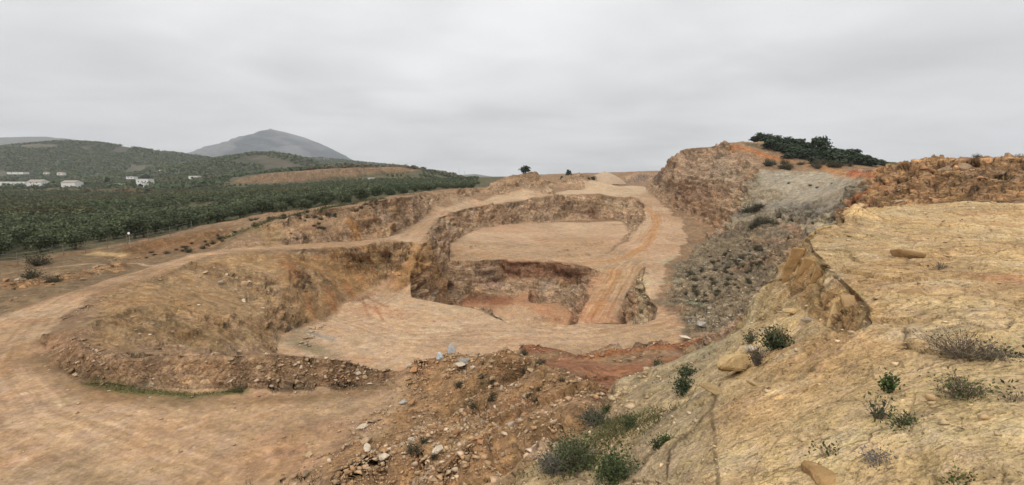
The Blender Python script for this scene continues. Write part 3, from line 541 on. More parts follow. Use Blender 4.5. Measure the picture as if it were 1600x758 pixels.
def ground_material():
    m = bpy.data.materials.new('quarry_ground'); g = NT_(m)
    tc = g.n('ShaderNodeTexCoord').outputs['Object']
    tint = g.n('ShaderNodeAttribute', attribute_name='tint').outputs['Color']
    ka = g.n('ShaderNodeAttribute', attribute_name='kinds'); ks = g.n('ShaderNodeSeparateColor', {0: ka.outputs['Color']}); rk_, li_, ru_ = ks.outputs; fl_ = ka.outputs['Alpha']
    n1 = g.noise(tc, .12, 5, .6); n2 = g.noise(tc, .9, 5, .62); n3 = g.noise(tc, 5, 4, .65); n4 = g.noise(tc, 30, 3, .65)
    dst = g.n('ShaderNodeTexNoise', {'Vector': tc, 'Scale': 1.3, 'Detail': 4}).outputs[1]
    v = g.math('MULTIPLY', g.mapr(n1, .3, .7, .84, 1.16), g.mapr(n2, .3, .7, .80, 1.2))
    v = g.math('MULTIPLY', v, g.mapr(n3, .3, .7, .80, 1.2)); v = g.math('MULTIPLY', v, g.mapr(n4, .3, .7, .86, 1.14))
    c = g.mix(1.0, tint, g.n('ShaderNodeCombineColor', {0: v, 1: v, 2: v}).outputs[0], 'MULTIPLY')
    # warm / pale drift
    hue = g.mapr(g.noise(tc, .35, 5, .6), .42, .68, 0, .38); c = g.mix(hue, c, g.mix(1.0, c, (1.12, .86, .68), 'MULTIPLY'))
    pal = g.mapr(g.noise(g.scale(tc, 1.0, 1.0, 1.6), .8, 4, .65), .55, .72, 0, .32); c = g.mix(pal, c, g.mix(.35, c, (.42, .34, .24)))
    # bedding on rock walls
    bed = g.noise(g.scale(tc, .22, .22, 1.5, (.14, .1, 0)), 1.6, 6, .65, .4); bv = g.mapr(bed, .32, .68, .62, 1.3)
    bc = g.n('ShaderNodeCombineColor', {0: bv, 1: bv, 2: bv}).outputs[0]; c = g.mix(g.math('MULTIPLY', rk_, .8), c, g.mix(1.0, c, bc, 'MULTIPLY'))
    wv = g.n('ShaderNodeTexVoronoi', {'Vector': g.n('ShaderNodeVectorMath', {0: g.scale(tc, .55, .55, .8), 1: dst}, operation='ADD').outputs[0], 'Scale': 1.0}, feature='DISTANCE_TO_EDGE').outputs[0]
    cr = g.math('MULTIPLY', g.mapr(wv, .0, .05, 1, 0), rk_); c = g.mix(g.math('MULTIPLY', cr, .5), c, g.mix(1.0, c, (.45, .4, .36), 'MULTIPLY'))
    # loose stones
    pv = g.n('ShaderNodeTexVoronoi', {'Vector': tc, 'Scale': 2.6, 'Randomness': 1}); pv2 = g.n('ShaderNodeTexVoronoi', {'Vector': tc, 'Scale': 7.5})
    pc = g.n('ShaderNodeSeparateColor', {0: pv.outputs['Color']}).outputs[0]; pc2 = g.n('ShaderNodeSeparateColor', {0: pv2.outputs['Color']}).outputs[0]
    ps = g.math('ADD', g.mapr(pc, 0, 1, .30, .9), g.mapr(pc2, 0, 1, .25, .75)); psc = g.n('ShaderNodeCombineColor', {0: ps, 1: ps, 2: g.math('MULTIPLY', ps, 1.03)}).outputs[0]
    c = g.mix(g.math('MULTIPLY', ru_, .75), c, g.mix(1.0, c, psc, 'MULTIPLY'))
    # scattered grit everywhere off the limestone
    gv = g.n('ShaderNodeTexVoronoi', {'Vector': tc, 'Scale': 1.3}); gm = g.math('MULTIPLY', g.mapr(gv.outputs['Distance'], .10, .13, 1, 0), g.math('GREATER_THAN', g.n('ShaderNodeSeparateColor', {0: gv.outputs['Color']}).outputs[1], .62))
    gm = g.math('MULTIPLY', gm, g.math('SUBTRACT', 1.0, li_)); c = g.mix(g.math('MULTIPLY', gm, .55), c, (.48, .40, .30))
    # limestone: thin flaking streaks
    fk = g.noise(g.scale(tc, 1.0, 2.2, 2.6, (0, 0, .35)), 5.5, 6, .7, .3); fkm = g.math('MULTIPLY', g.mapr(fk, .60, .70, 0, 1), li_)
    c = g.mix(g.math('MULTIPLY', fkm, .34), c, g.mix(1.0, c, (.62, .50, .40), 'MULTIPLY'))
    fk2 = g.noise(g.scale(tc, 1.0, 1.7, 2.2, (0, 0, .2)), 17, 5, .7, .2); fkm2 = g.math('MULTIPLY', g.mapr(fk2, .34, .42, 1, 0), li_)
    c = g.mix(g.math('MULTIPLY', fkm2, .28), c, g.mix(1.0, c, (.7, .6, .5), 'MULTIPLY'))
    ckv = g.n('ShaderNodeTexVoronoi', {'Vector': g.n('ShaderNodeVectorMath', {0: g.scale(tc, .8, 1.5, 1.5, (0, 0, .3)), 1: g.n('ShaderNodeVectorMath', {0: dst, 'Scale': .9}, operation='SCALE').outputs[0]}, operation='ADD').outputs[0], 'Scale': 1.1}, feature='DISTANCE_TO_EDGE').outputs[0]
    ckm = g.math('MULTIPLY', g.math('MULTIPLY', g.mapr(ckv, .004, .022, 1, 0), g.mapr(n2, .55, .66, 0, 1)), li_); c = g.mix(g.math('MULTIPLY', ckm, .5), c, (.13, .085, .045))
    # wheel-worn streaks on the worked floors
    tr = g.noise(g.scale(tc, .16, .5, .2, (0, 0, .5)), 2.2, 6, .65, .6); trv = g.mapr(tr, .35, .68, .93, 1.06)
    trc = g.n('ShaderNodeCombineColor', {0: trv, 1: trv, 2: trv}).outputs[0]; c = g.mix(fl_, c, g.mix(1.0, c, trc, 'MULTIPLY'))
    # crisp broken facets: small blocks of rock, each its own shade
    def cells(scale, sx_, sy_, sz_, rot, lo, hi, mask, k, dist=.25):
        nonlocal c
        dv = g.n('ShaderNodeVectorMath', {0: g.scale(tc, sx_, sy_, sz_, rot), 1: g.n('ShaderNodeVectorMath', {0: dst, 'Scale': dist*2/scale}, operation='SCALE').outputs[0]}, operation='ADD').outputs[0]
        vo = g.n('ShaderNodeTexVoronoi', {'Vector': dv, 'Scale': scale}); sp = g.n('ShaderNodeSeparateColor', {0: vo.outputs['Color']}).outputs
        f_ = g.mapr(sp[0], 0, 1, lo, hi); fb = g.math('MULTIPLY', f_, g.mapr(sp[1], 0, 1, .93, 1.05)); fc = g.n('ShaderNodeCombineColor', {0: f_, 1: f_, 2: fb}).outputs[0]
        c = g.mix(g.math('MULTIPLY', mask, k) if k != 1 else mask, c, g.mix(1.0, c, fc, 'MULTIPLY')); return sp[2], vo.outputs['Distance']
    h1, d1 = cells(.55, .7, .7, 1.9, (.12, .08, .4), .84, 1.15, rk_, 1, .4); h2, d2 = cells(1.5, .7, .7, 1.8, (.12, .08, .9), .84, 1.13, rk_, 1, .3); h3, d3 = cells(3.6, .8, .8, 1.6, (.1, .05, .2), .86, 1.12, rk_, 1)
    l1, e1_ = cells(2.0, 1, 1.8, 2.4, (0, 0, .35), .93, 1.06, li_, 1); l2, e2_ = cells(6.5, 1, 1.9, 2.4, (0, 0, .2), .89, 1.09, li_, 1); l3, e3_ = cells(19, 1, 1.6, 2, (0, 0, .5), .88, 1.10, li_, 1)
    nsoft = g.math('MULTIPLY', g.math('SUBTRACT', 1.0, li_), g.math('SUBTRACT', 1.0, fl_)); s1, q1_ = cells(1.1, 1, 1, 1.3, (0, 0, .7), .72, 1.22, nsoft, .7, .4); s2, q2_ = cells(3.2, 1, 1, 1.3, (0, 0, .1), .70, 1.24, nsoft, .7)
    f1_, z1_ = cells(1.4, 1, 1, 1, (0, 0, .3), .90, 1.08, fl_, 1, .5); f2_, z2_ = cells(4.5, 1, 1, 1, (0, 0, .8), .86, 1.12, fl_, 1)
    # tyre-worn lanes follow the haul roads
    la = g.n('ShaderNodeAttribute', attribute_name='lane'); lsp = g.n('ShaderNodeSeparateColor', {0: la.outputs['Color']}).outputs; ps_ = g.n('ShaderNodeSeparateXYZ', {0: tc}).outputs
    lv = g.n('ShaderNodeCombineXYZ', {0: g.math('MULTIPLY', lsp[0], 1.9), 1: g.math('MULTIPLY', ps_[0], .07), 2: g.math('MULTIPLY', ps_[1], .07)}).outputs[0]
    ln_ = g.noise(lv, 1.0, 5, .62); lnv = g.mapr(ln_, .34, .66, .82, 1.14); lc_ = g.n('ShaderNodeCombineColor', {0: lnv, 1: g.math('POWER', lnv, 1.15), 2: g.math('POWER', lnv, 1.3)}).outputs[0]
    c = g.mix(lsp[1], c, g.mix(1.0, c, lc_, 'MULTIPLY'))
    hgt = g.math('ADD', g.math('MULTIPLY', n3, .10), g.math('MULTIPLY', n4, .02))
    hgt = g.math('ADD', hgt, g.math('MULTIPLY', n2, .35)); hgt = g.math('MULTIPLY', hgt, g.mapr(fl_, 0, 1, 1, .45))
    hgt = g.math('ADD', hgt, g.math('MULTIPLY', g.math('MULTIPLY', bed, rk_), .7))
    hgt = g.math('SUBTRACT', hgt, g.math('MULTIPLY', cr, .12))
    for m_, hh_, k_ in ((rk_, h1, .45), (rk_, h2, .22), (rk_, h3, .09), (li_, l1, .030), (li_, l2, .016), (nsoft, s1, .16), (nsoft, s2, .07)):
        hgt = g.math('ADD', hgt, g.math('MULTIPLY', g.math('MULTIPLY', m_, hh_), k_))
    hgt = g.math('SUBTRACT', hgt, g.math('MULTIPLY', g.math('MULTIPLY', pv.outputs['Distance'], ru_), .30)); hgt = g.math('SUBTRACT', hgt, g.math('MULTIPLY', g.math('MULTIPLY', pv2.outputs['Distance'], ru_), .10))
    hgt = g.math('SUBTRACT', hgt, g.math('MULTIPLY', fkm, .035)); hgt = g.math('SUBTRACT', hgt, g.math('MULTIPLY', fkm2, .012)); hgt = g.math('SUBTRACT', hgt, g.math('MULTIPLY', ckm, .05)); hgt = g.math('ADD', hgt, g.math('MULTIPLY', gm, .03))
    b = g.n('ShaderNodeBump', {'Height': hgt, 'Strength': .9, 'Distance': 1.0}).outputs[0]
    bs = g.n('ShaderNodeBsdfPrincipled', {'Base Color': c, 'Roughness': .95, 'Normal': b, 'Specular IOR Level': .15})
    g.out(bs.outputs[0]); return m
me.materials.append(ground_material())
# the ground underfoot and behind the viewpoint, so that the place goes on all round
def tin_z(xq, yq):
    o_ = np.full(xq.shape, -12.0)
    for t in TRI:
        Pq = TV[list(t)]; zq = TZ[list(t)]; den = (Pq[1,1]-Pq[2,1])*(Pq[0,0]-Pq[2,0])+(Pq[2,0]-Pq[1,0])*(Pq[0,1]-Pq[2,1])
        if abs(den) < 1e-9: continue
        a_ = ((Pq[1,1]-Pq[2,1])*(xq-Pq[2,0])+(Pq[2,0]-Pq[1,0])*(yq-Pq[2,1]))/den; b_ = ((Pq[2,1]-Pq[0,1])*(xq-Pq[2,0])+(Pq[0,0]-Pq[2,0])*(yq-Pq[2,1]))/den
        m = (a_ >= -1e-6) & (b_ >= -1e-6) & (1-a_-b_ >= -1e-6); o_[m] = (a_*zq[0]+b_*zq[1]+(1-a_-b_)*zq[2])[m]
    return o_
def patch(angs, rads, name):
    A_, R_ = np.meshgrid(angs, rads, indexing='ij'); xq = np.sin(A_)*R_; yq = np.cos(A_)*R_; zq = tin_z(xq, yq)+.05*fbm(xq/.8, yq/.8, 0*xq, 3, 47)*np.minimum(1, R_)
    I_ = np.arange(xq.size).reshape(xq.shape); q_ = np.stack([I_[:-1,:-1], I_[1:,:-1], I_[1:,1:], I_[:-1,1:]], -1).reshape(-1, 4)[:, ::-1]; n_ = xq.size
    m2 = bpy.data.meshes.new(name); m2.vertices.add(n_); m2.vertices.foreach_set('co', np.stack([xq, yq, zq], -1).astype(np.float32).ravel()); m2.loops.add(len(q_)*4); m2.loops.foreach_set('vertex_index', q_.astype(np.int32).ravel())
    m2.polygons.add(len(q_)); m2.polygons.foreach_set('loop_start', (np.arange(len(q_))*4).astype(np.int32)); m2.polygons.foreach_set('loop_total', np.full(len(q_), 4, np.int32)); m2.polygons.foreach_set('use_smooth', np.ones(len(q_), bool)); m2.update(calc_edges=True)
    li = (zq > -5.5).astype(np.float32).ravel(); cc_ = np.where(li[:, None] > 0, np.array(C['lime']), np.array(C['mid'])); on = np.ones((n_, 1))
    for nm, dat in (('tint', np.concatenate([cc_, on], 1)), ('kinds', np.stack([0*li, li, .3*(1-li), 0*li], 1)), ('lane', np.zeros((n_, 4)))):
        t_ = m2.attributes.new(nm, 'FLOAT_COLOR', 'POINT'); t_.data.foreach_set('color', dat.astype(np.float32).ravel())
    m2.materials.append(me.materials[0]); o_ = bpy.data.objects.new(name, m2); COL.objects.link(o_); o_['kind'] = 'structure'
patch(np.radians(np.linspace(62, 298, 200)), np.concatenate([np.linspace(.02, 3, 40), np.geomspace(3.1, 120, 80)]), 'ledge_ground')
patch(np.radians(np.linspace(-62.5, 62.5, 90)), np.linspace(.02, .95, 16), 'ledge_ground')
gob = bpy.data.objects.new('quarry_ground', me); COL.objects.link(gob); gob['kind'] = 'structure'

# ------------------------------------------------------------------ helpers for things
def mat(name, c, rough=.9, var=.25, scale=3.0, attr=None, bump=0.0, spec=.2, trans=0, objvar=0.0):
    m = bpy.data.materials.new(name); g = NT_(m); tc = g.n('ShaderNodeTexCoord').outputs['Object']
    n = g.noise(tc, scale, 6, .65); v = g.mapr(n, .3, .7, 1-var, 1+var)
    base = g.n('ShaderNodeAttribute', attribute_name=attr).outputs['Color'] if attr else (*c, 1)
    if objvar:
        rnd = g.n('ShaderNodeObjectInfo').outputs['Random']; v = g.math('MULTIPLY', v, g.mapr(rnd, 0, 1, 1-objvar, 1+objvar))
    cc = g.mix(1.0, base, g.n('ShaderNodeCombineColor', {0: v, 1: v, 2: v}).outputs[0], 'MULTIPLY')
    ins = {'Base Color': cc, 'Roughness': rough, 'Specular IOR Level': spec}
    if bump: ins['Normal'] = g.n('ShaderNodeBump', {'Height': g.noise(tc, scale*3, 6, .7), 'Strength': bump, 'Distance': .1}).outputs[0]
    b = g.n('ShaderNodeBsdfPrincipled', ins).outputs[0]
    if trans:
        t = g.n('ShaderNodeBsdfTranslucent', {'Color': cc}).outputs[0]; mx = g.n('ShaderNodeMixShader', {0: trans}); g.L.new(b, mx.inputs[1]); g.L.new(t, mx.inputs[2]); b = mx.outputs[0]
    g.out(b); return m
def mesh_from(name, verts, faces, m, cols=None, smooth=False):
    me = bpy.data.meshes.new(name); verts = np.asarray(verts, np.float32); nv = len(verts)
    fl = np.concatenate([np.asarray(f, np.int32) for f in faces]) if isinstance(faces, list) and len(faces) and not np.isscalar(faces[0]) and len({len(f) for f in faces}) > 1 else np.asarray(faces, np.int32).ravel()
    if isinstance(faces, np.ndarray): lt = np.full(len(faces), faces.shape[1], np.int32)
    else: lt = np.array([len(f) for f in faces], np.int32)
    me.vertices.add(nv); me.vertices.foreach_set('co', verts.ravel()); me.loops.add(len(fl)); me.loops.foreach_set('vertex_index', fl)
    me.polygons.add(len(lt)); ls = np.concatenate([[0], np.cumsum(lt)[:-1]]).astype(np.int32); me.polygons.foreach_set('loop_start', ls); me.polygons.foreach_set('loop_total', lt)
    if smooth: me.polygons.foreach_set('use_smooth', np.ones(len(lt), bool))
    me.update(calc_edges=True)
    if cols is not None:
        a = me.attributes.new('tint', 'FLOAT_COLOR', 'POINT'); a.data.foreach_set('color', np.concatenate([cols, np.ones((nv, 1))], 1).astype(np.float32).ravel())
    me.materials.append(m); return me
def obj(name, me, parent=None, loc=(0, 0, 0)):
    o = bpy.data.objects.new(name, me); COL.objects.link(o); o.location = loc
    if parent: o.parent = parent
    return o
def tag(o, label, cat, group=None):
    o['label'] = label; o['category'] = cat
    if group: o['group'] = group
    return o
def empty(name, loc, rz=0, label=None, cat=None, group=None, scale=1):
    o = bpy.data.objects.new(name, None); COL.objects.link(o); o.location = loc; o.rotation_euler = (0, 0, rz); o.scale = (scale,)*3
    if label: tag(o, label, cat, group)
    return o
def copy_tree(o, parent=None):
    c = o.copy(); COL.objects.link(c)
    if parent: c.parent = parent
    for ch in o.children: copy_tree(ch, c)
    return c
class MB:
    def __init__(s): s.v = []; s.f = []
    def quad(s, a, b, c, d): n = len(s.v); s.v += [a, b, c, d]; s.f.append((n, n+1, n+2, n+3))
    def box(s, x0, y0, z0, x1, y1, z1):
        n = len(s.v); s.v += [(x0,y0,z0),(x1,y0,z0),(x1,y1,z0),(x0,y1,z0),(x0,y0,z1),(x1,y0,z1),(x1,y1,z1),(x0,y1,z1)]
        s.f += [tuple(n+k for k in q) for q in ((0,3,2,1),(4,5,6,7),(0,1,5,4),(1,2,6,5),(2,3,7,6),(3,0,4,7))]
    def tube(s, p, rad, k=4):
        p = [Vector(q) for q in p]; n0 = len(s.v)
        for i, q in enumerate(p):
            t = (p[min(i+1, len(p)-1)]-p[max(i-1, 0)]).normalized(); a = t.orthogonal().normalized(); b = t.cross(a)
            rr_ = rad[i] if isinstance(rad, (list, tuple)) else rad
            for j in range(k): an = 2*math.pi*j/k; s.v.append(tuple(q+(a*math.cos(an)+b*math.sin(an))*rr_))
        for i in range(len(p)-1):
            for j in range(k): s.f.append((n0+i*k+j, n0+i*k+(j+1)%k, n0+(i+1)*k+(j+1)%k, n0+(i+1)*k+j))
        s.f.append(tuple(n0+j for j in range(k))[::-1]); s.f.append(tuple(n0+(len(p)-1)*k+j for j in range(k)))
    def mesh(s, name, m, smooth=False):
        me = bpy.data.meshes.new(name); me.from_pydata(s.v, [], s.f); me.materials.append(m)
        if smooth: me.polygons.foreach_set('use_smooth', np.ones(len(me.polygons), bool))
        me.update(); return me

# ------------------------------------------------------------------ sky, sun, air, camera
SUN_EL, SUN_AZ = math.radians(44), math.radians(192)          # azimuth measured from +Y towards +X
wd = bpy.data.worlds.new('World'); SC.world = wd; g = NT_(wd)
sky = g.n('ShaderNodeTexSky', sky_type='NISHITA', sun_disc=False, sun_elevation=SUN_EL, sun_rotation=SUN_AZ, air_density=1.0, dust_density=2.0, altitude=400)
gen = g.n('ShaderNodeTexCoord').outputs['Generated']; sx = g.n('ShaderNodeSeparateXYZ', {0: gen}).outputs
el = g.math('MAXIMUM', sx[2], 0.0)
kk = g.math('DIVIDE', 1.0, g.math('ADD', el, .16)); pl = g.n('ShaderNodeCombineXYZ', {0: g.math('MULTIPLY', sx[0], kk), 1: g.math('MULTIPLY', sx[1], kk), 2: 0.0}).outputs[0]
c1 = g.noise(g.scale(pl, .50, .50, 1), 1.25, 3, .45, .4); c2 = g.noise(g.scale(pl, .6, .75, 1), 2.0, 5, .5, .4)
cl = g.math('ADD', g.mapr(c1, .32, .68, -.19, .11), g.mapr(c2, .3, .7, -.09, .06))
lum = g.n('ShaderNodeFloatCurve'); cv = lum.mapping.curves[0]
for px_, py_ in ((0.0, .62), (.06, .65), (.14, .75), (.24, .83), (.33, .85), (.55, 1.0), (1.0, 1.0)):
    if px_ in (0.0, 1.0): pt = cv.points[0 if px_ == 0 else -1]; pt.location = (px_, py_)
    else: cv.points.new(px_, py_)
lum.mapping.use_clip = False; lum.mapping.update(); g.L.new(el, lum.inputs['Value'])
zen = g.mapr(el, .36, .8, 0, .6)
L_ = g.math('ADD', g.math('MULTIPLY', lum.outputs[0], g.math('ADD', 1.0, cl)), zen)
cc = g.mix(1.0, (10.05, 10.0, 9.95), g.n('ShaderNodeCombineColor', {0: L_, 1: L_, 2: L_}).outputs[0], 'MULTIPLY')
skc = g.mix(.93, sky.outputs[0], cc)
bg = g.n('ShaderNodeBackground', {'Color': skc, 'Strength': .1}); wo = g.n('ShaderNodeOutputWorld'); g.L.new(bg.outputs[0], wo.inputs[0])

sl = bpy.data.lights.new('sun', 'SUN'); sl.energy = 1.5; sl.angle = math.radians(14); sl.color = (1, .955, .89)
so = bpy.data.objects.new('sun', sl); COL.objects.link(so)
sd = Vector((math.sin(SUN_AZ)*math.cos(SUN_EL), math.cos(SUN_AZ)*math.cos(SUN_EL), math.sin(SUN_EL))); so.rotation_euler = sd.to_track_quat('Z', 'Y').to_euler(); so.location = sd*300

cam = bpy.data.cameras.new('camera'); cam.sensor_width = 36; cam.lens = 36*F/1600; cam.clip_start = .05; cam.clip_end = 60000
co = bpy.data.objects.new('camera', cam); COL.objects.link(co); co.rotation_euler = (math.pi/2-PITCH, 0, 0); SC.camera = co
SC.view_settings.view_transform = 'Standard'; SC.view_settings.look = 'None'; SC.view_settings.exposure = 0.14; SC.view_settings.gamma = 1
SC.render.engine = 'CYCLES'; SC.cycles.max_bounces = 5; SC.cycles.diffuse_bounces = 2; SC.cycles.volume_bounces = 0; SC.cycles.transparent_max_bounces = 6
try: SC.cycles.use_denoising = True
except Exception: pass

# ================================================================== far country
def tmat(name, var=.2, scale=3, rough=.95, trans=0): return mat(name, None, rough, var, scale, 'tint', trans=trans, spec=.1)
def hill(name, prof, d, wf_, wb, foot, c1, c2, seed, amp=.06, rows=None, n=170, nscale=1.0):
    """a real hill: skyline heights read along its ridge at distance d, slopes of depth wf_ (front) and wb (back) falling to foot"""
    rp = [D(a, b, d) for a, b in prof]; xs = np.array([p[0] for p in rp]); zs = np.array([p[2] for p in rp])
    u = np.linspace(xs[0], xs[-1], n*2); v = np.concatenate([np.linspace(-1, 0, n, endpoint=False), np.linspace(0, 1, n//2)])
    zr = np.interp(u, xs, zs); k = 5; kk_ = np.ones(k)/k; zr = np.convolve(np.pad(zr, k//2, mode='edge'), kk_, 'valid')
    U, V = np.meshgrid(u, v, indexing='ij'); ZR = zr[:, None]
    sh = np.where(V < 0, (1-np.abs(V)**1.25), np.cos(V*math.pi/2)**2)
    yy = d+np.where(V < 0, V*wf_, V*wb)
    hgt = (zs.max()-foot)
    nz = fbm(U/(wf_*.35)*nscale, yy/(wf_*.35)*nscale, 0*U, 6, seed, .58)
    zz = foot+(ZR-foot)*sh+hgt*amp*nz*np.minimum(1, np.abs(V)*3+.12)*np.minimum(1, (1-np.abs(V))*4)
    wx = U*(1+0*V); vv = np.stack([wx, yy, zz], -1).reshape(-1, 3)
    nu, nv_ = U.shape; I = np.arange(nu*nv_).reshape(nu, nv_)
    q = np.stack([I[:-1,:-1], I[1:,:-1], I[1:,1:], I[:-1,1:]], -1).reshape(-1, 4)
    t = sstep(-.25, .35, nz.ravel()+.35*fbm(U.ravel()/(wf_*.07), yy.ravel()/(wf_*.07), 0*U.ravel(), 3, seed+5))[:, None]
    cc_ = np.array(c1)*(1-t)+np.array(c2)*t
    o = obj(name, mesh_from(name, vv, q, M_HILL, cc_, True)); o['kind'] = 'structure'
    return (xs, zs, d, wf_, foot, u, v, zz, yy)
M_HILL = tmat('hillside', .22, .05)
hill('ridge', [(-420,232),(-250,224),(-100,218),(0,215),(40,214),(75,214),(84,216),(100,216),(120,219),(160,226),(210,232),(262,239),(300,244),(330,252)], 3000, 900, 700, -90, (.055,.062,.05), (.10,.10,.085), 1)
hill('mountain', [(180,264),(240,255),(300,245.5),(330,240.5),(352,235),(385,219.5),(408,208.5),(419,202.5),(426,202.5),(440,206),(455,210),(470,214.5),(500,225),(517,232),(530,241),(543,252),(560,262)], 4200, 1500, 1200, -110, (.040,.046,.048), (.115,.114,.11), 2, .13, nscale=1.7)
HL = hill('hill', [(-420,264),(-300,258),(-150,247),(-60,238),(0,232),(60,225),(105,221),(150,223),(220,233),(300,243),(350,252),(420,263)], 1150, 430, 300, -22, (.062,.060,.040), (.10,.09,.062), 3, .05)
HM = hill('hill', [(215,276),(250,270),(285,262),(320,254),(360,245),(395,240),(425,240),(455,244),(490,256),(520,268),(540,274)], 840, 190, 160, -18, (.048,.048,.03), (.085,.072,.05), 4, .06)
HS = hill('hill', [(380,262),(440,248),(500,247),(560,253),(620,259),(660,265),(720,276)], 1500, 420, 300, -26, (.062,.07,.042), (.085,.085,.055), 5, .05)
hill('hill', [(660,282),(690,277),(720,273.5),(742,272),(765,275.5),(800,281)], 3200, 700, 500, -100, (.08,.09,.06), (.11,.11,.08), 6)
# the plain reaching out to the hills
pr = np.concatenate([np.linspace(690, 1400, 40), np.linspace(1500, 5500, 40)]); pa = np.radians(np.linspace(-80, 80, 220))
PX_ = np.sin(pa)[:, None]*pr; PY_ = np.cos(pa)[:, None]*pr
base_edge = np.where(np.degrees(pa) < -5, -15.5, -10.0)[:, None]
PZ_ = base_edge-2.4-np.maximum(0, pr-900)[None, :]*.024+1.0*fbm(PX_/120, PY_/120, 0*PX_, 4, 9)
I = np.arange(PX_.size).reshape(PX_.shape); q = np.stack([I[:-1,:-1], I[1:,:-1], I[1:,1:], I[:-1,1:]], -1).reshape(-1, 4)[:, ::-1]
t = sstep(-.3, .4, fbm(PX_/60, PY_/60, 0*PX_, 4, 10)).ravel()[:, None]
o = obj('plain', mesh_from('plain', np.stack([PX_, PY_, PZ_], -1).reshape(-1, 3), q, M_HILL, np.array((.055,.06,.034))*(1-t)+np.array((.095,.082,.055))*t, True)); o['kind'] = 'structure'

# the air
hz = MB(); hz.box(-6200, -300, -330, 6200, 5600, 400)
mh = bpy.data.materials.new('haze'); g = NT_(mh)
pv = g.n('ShaderNodeVolumePrincipled', {'Color': (.90, .94, 1.0, 1), 'Density': HAZE if 'HAZE' in globals() else .000105, 'Anisotropy': 0.0}); g.out(None, pv.outputs[0])
o = obj('haze', hz.mesh('haze', mh)); o['kind'] = 'stuff'

# ================================================================== trees
def leaf_cloud(n, rad, size, seed, lump=.35, core=.35, flat=1.0, up=.25):
    """n small leaf-clump quads spread through an uneven crown volume"""
    R = np.random.default_rng(seed); d = R.normal(size=(n, 3)); d /= np.linalg.norm(d, axis=1, keepdims=True)
    k = 1+lump*fbm(d[:,0]*1.7+seed, d[:,1]*1.7, d[:,2]*1.7, 3, seed)*1.6
    rr_ = (core+(1-core)*R.random(n)**.45)*k
    c = d*rr_[:, None]*np.array(rad); c[:,2] *= flat
    a = R.normal(size=(n, 3)); a /= np.linalg.norm(a, axis=1, keepdims=True)
    nn = d+R.normal(size=(n, 3))*.8+np.array([0, 0, up]); b = np.cross(nn, a); b /= np.linalg.norm(b, axis=1, keepdims=True); a = np.cross(b, nn); a /= np.linalg.norm(a, axis=1, keepdims=True)
    s = size*(.6+.8*R.random(n))[:, None]
    v = np.stack([c-a*s-b*s*.55, c+a*s*.9-b*s*.45, c+a*s*.75+b*s*.6, c-a*s*.7+b*s*.5], 1).reshape(-1, 3)
    return v, np.arange(n*4).reshape(-1, 4), d, rr_
def lobed_cloud(lobes, n, size, seed, **k):
    V = []; R = random.Random(seed)
    for i, (c, rad) in enumerate(lobes):
        v, f, _, _ = leaf_cloud(n, rad, size, seed*31+i, **k); V.append(v+np.array(c))
    V = np.concatenate(V); return V, np.arange(len(V)).reshape(-1, 4)
def leaf_cols(nq, c1, c2, seed):
    t = np.repeat(np.random.default_rng(seed).random(nq), 4)[:, None]; return np.array(c1)*(1-t)+np.array(c2)*t
M_LEAF = mat('olive_leaf', None, .7, .25, 1.2, 'tint', trans=.12, spec=.1, objvar=.28); M_BARK = mat('bark', (.085,.065,.048), .95, .3, 6, bump=.4)
M_PINE = tmat('pine_leaf', .25, 1.2, .7, .08)
OLV1, OLV2 = (.045,.058,.026), (.108,.125,.066)
def olive_lobes(seed, h=3.9, w=2.2):
    R = random.Random(seed); L = []
    for k in range(7):
        a = k/7*6.28+R.uniform(-.4, .4); q = R.uniform(.35, .62)*w
        L.append(((math.cos(a)*q, math.sin(a)*q, h*R.uniform(.42, .68)), (w*R.uniform(.42, .6), w*R.uniform(.42, .6), h*R.uniform(.22, .32))))
    L.append(((0, 0, h*.72), (w*.55, w*.55, h*.26))); L.append(((0, 0, h*.34), (w*.85, w*.85, h*.26)))
    return L
OLV_T = []
for s in range(4):
    v, f = lobed_cloud(olive_lobes(50+s), 165, .165, 50+s, core=.2)
    crown = mesh_from('olive_crown', v, f, M_LEAF, leaf_cols(len(f), OLV1, OLV2, s))
    mb = MB(); R = random.Random(s); mb.tube([(0,0,-.3),(R.uniform(-.1,.1),.05,.5),(R.uniform(-.2,.2),0,1.1)], [.28,.2,.16], 7)
    for k in range(4): a = k*1.6+R.random(); mb.tube([(0,0,.8),(math.cos(a)*.5,math.sin(a)*.5,1.5),(math.cos(a)*1.0,math.sin(a)*1.0,2.3)], [.13,.08,.04], 5)
    OLV_T.append((crown, mb.mesh('olive_trunk', M_BARK)))
# grove layout: rows on the field, the nearest individually, the rest as one mass
GP = []
ca, sa = math.cos(.30), math.sin(.30)
fence_line = [np.array(p[:2]) for p in (D(-200,440,55),D(0,411,68), D(60,405,71), D(130,392,76), D(200,381,82), D(260,368,90), D(330,352,98), D(390,338,106), D(450,330,113), D(540,318,118), D(600,308,130), D(660,300,160), D(710,294,205), D(760,284,235), D(800,276,262), H(815,330,0))]
def behind_line(px_, py_):
    th = math.atan2(px_, py_); best = None
    for A, B in zip(fence_line[:-1], fence_line[1:]):
        ta, tb = math.atan2(*A), math.atan2(*B)
        if min(ta, tb) <= th <= max(ta, tb):
            t = (th-ta)/(tb-ta); return math.hypot(px_, py_)-np.linalg.norm(A*(1-t)+B*t)
    return 99 if th < math.atan2(*fence_line[0]) else -99
cutp = [np.array(D(a, b, d)[:2]) for a, b, d in ((360,283,455),(440,284,465),(520,278,478),(600,270,488),(660,267,490))]
R = random.Random(3)
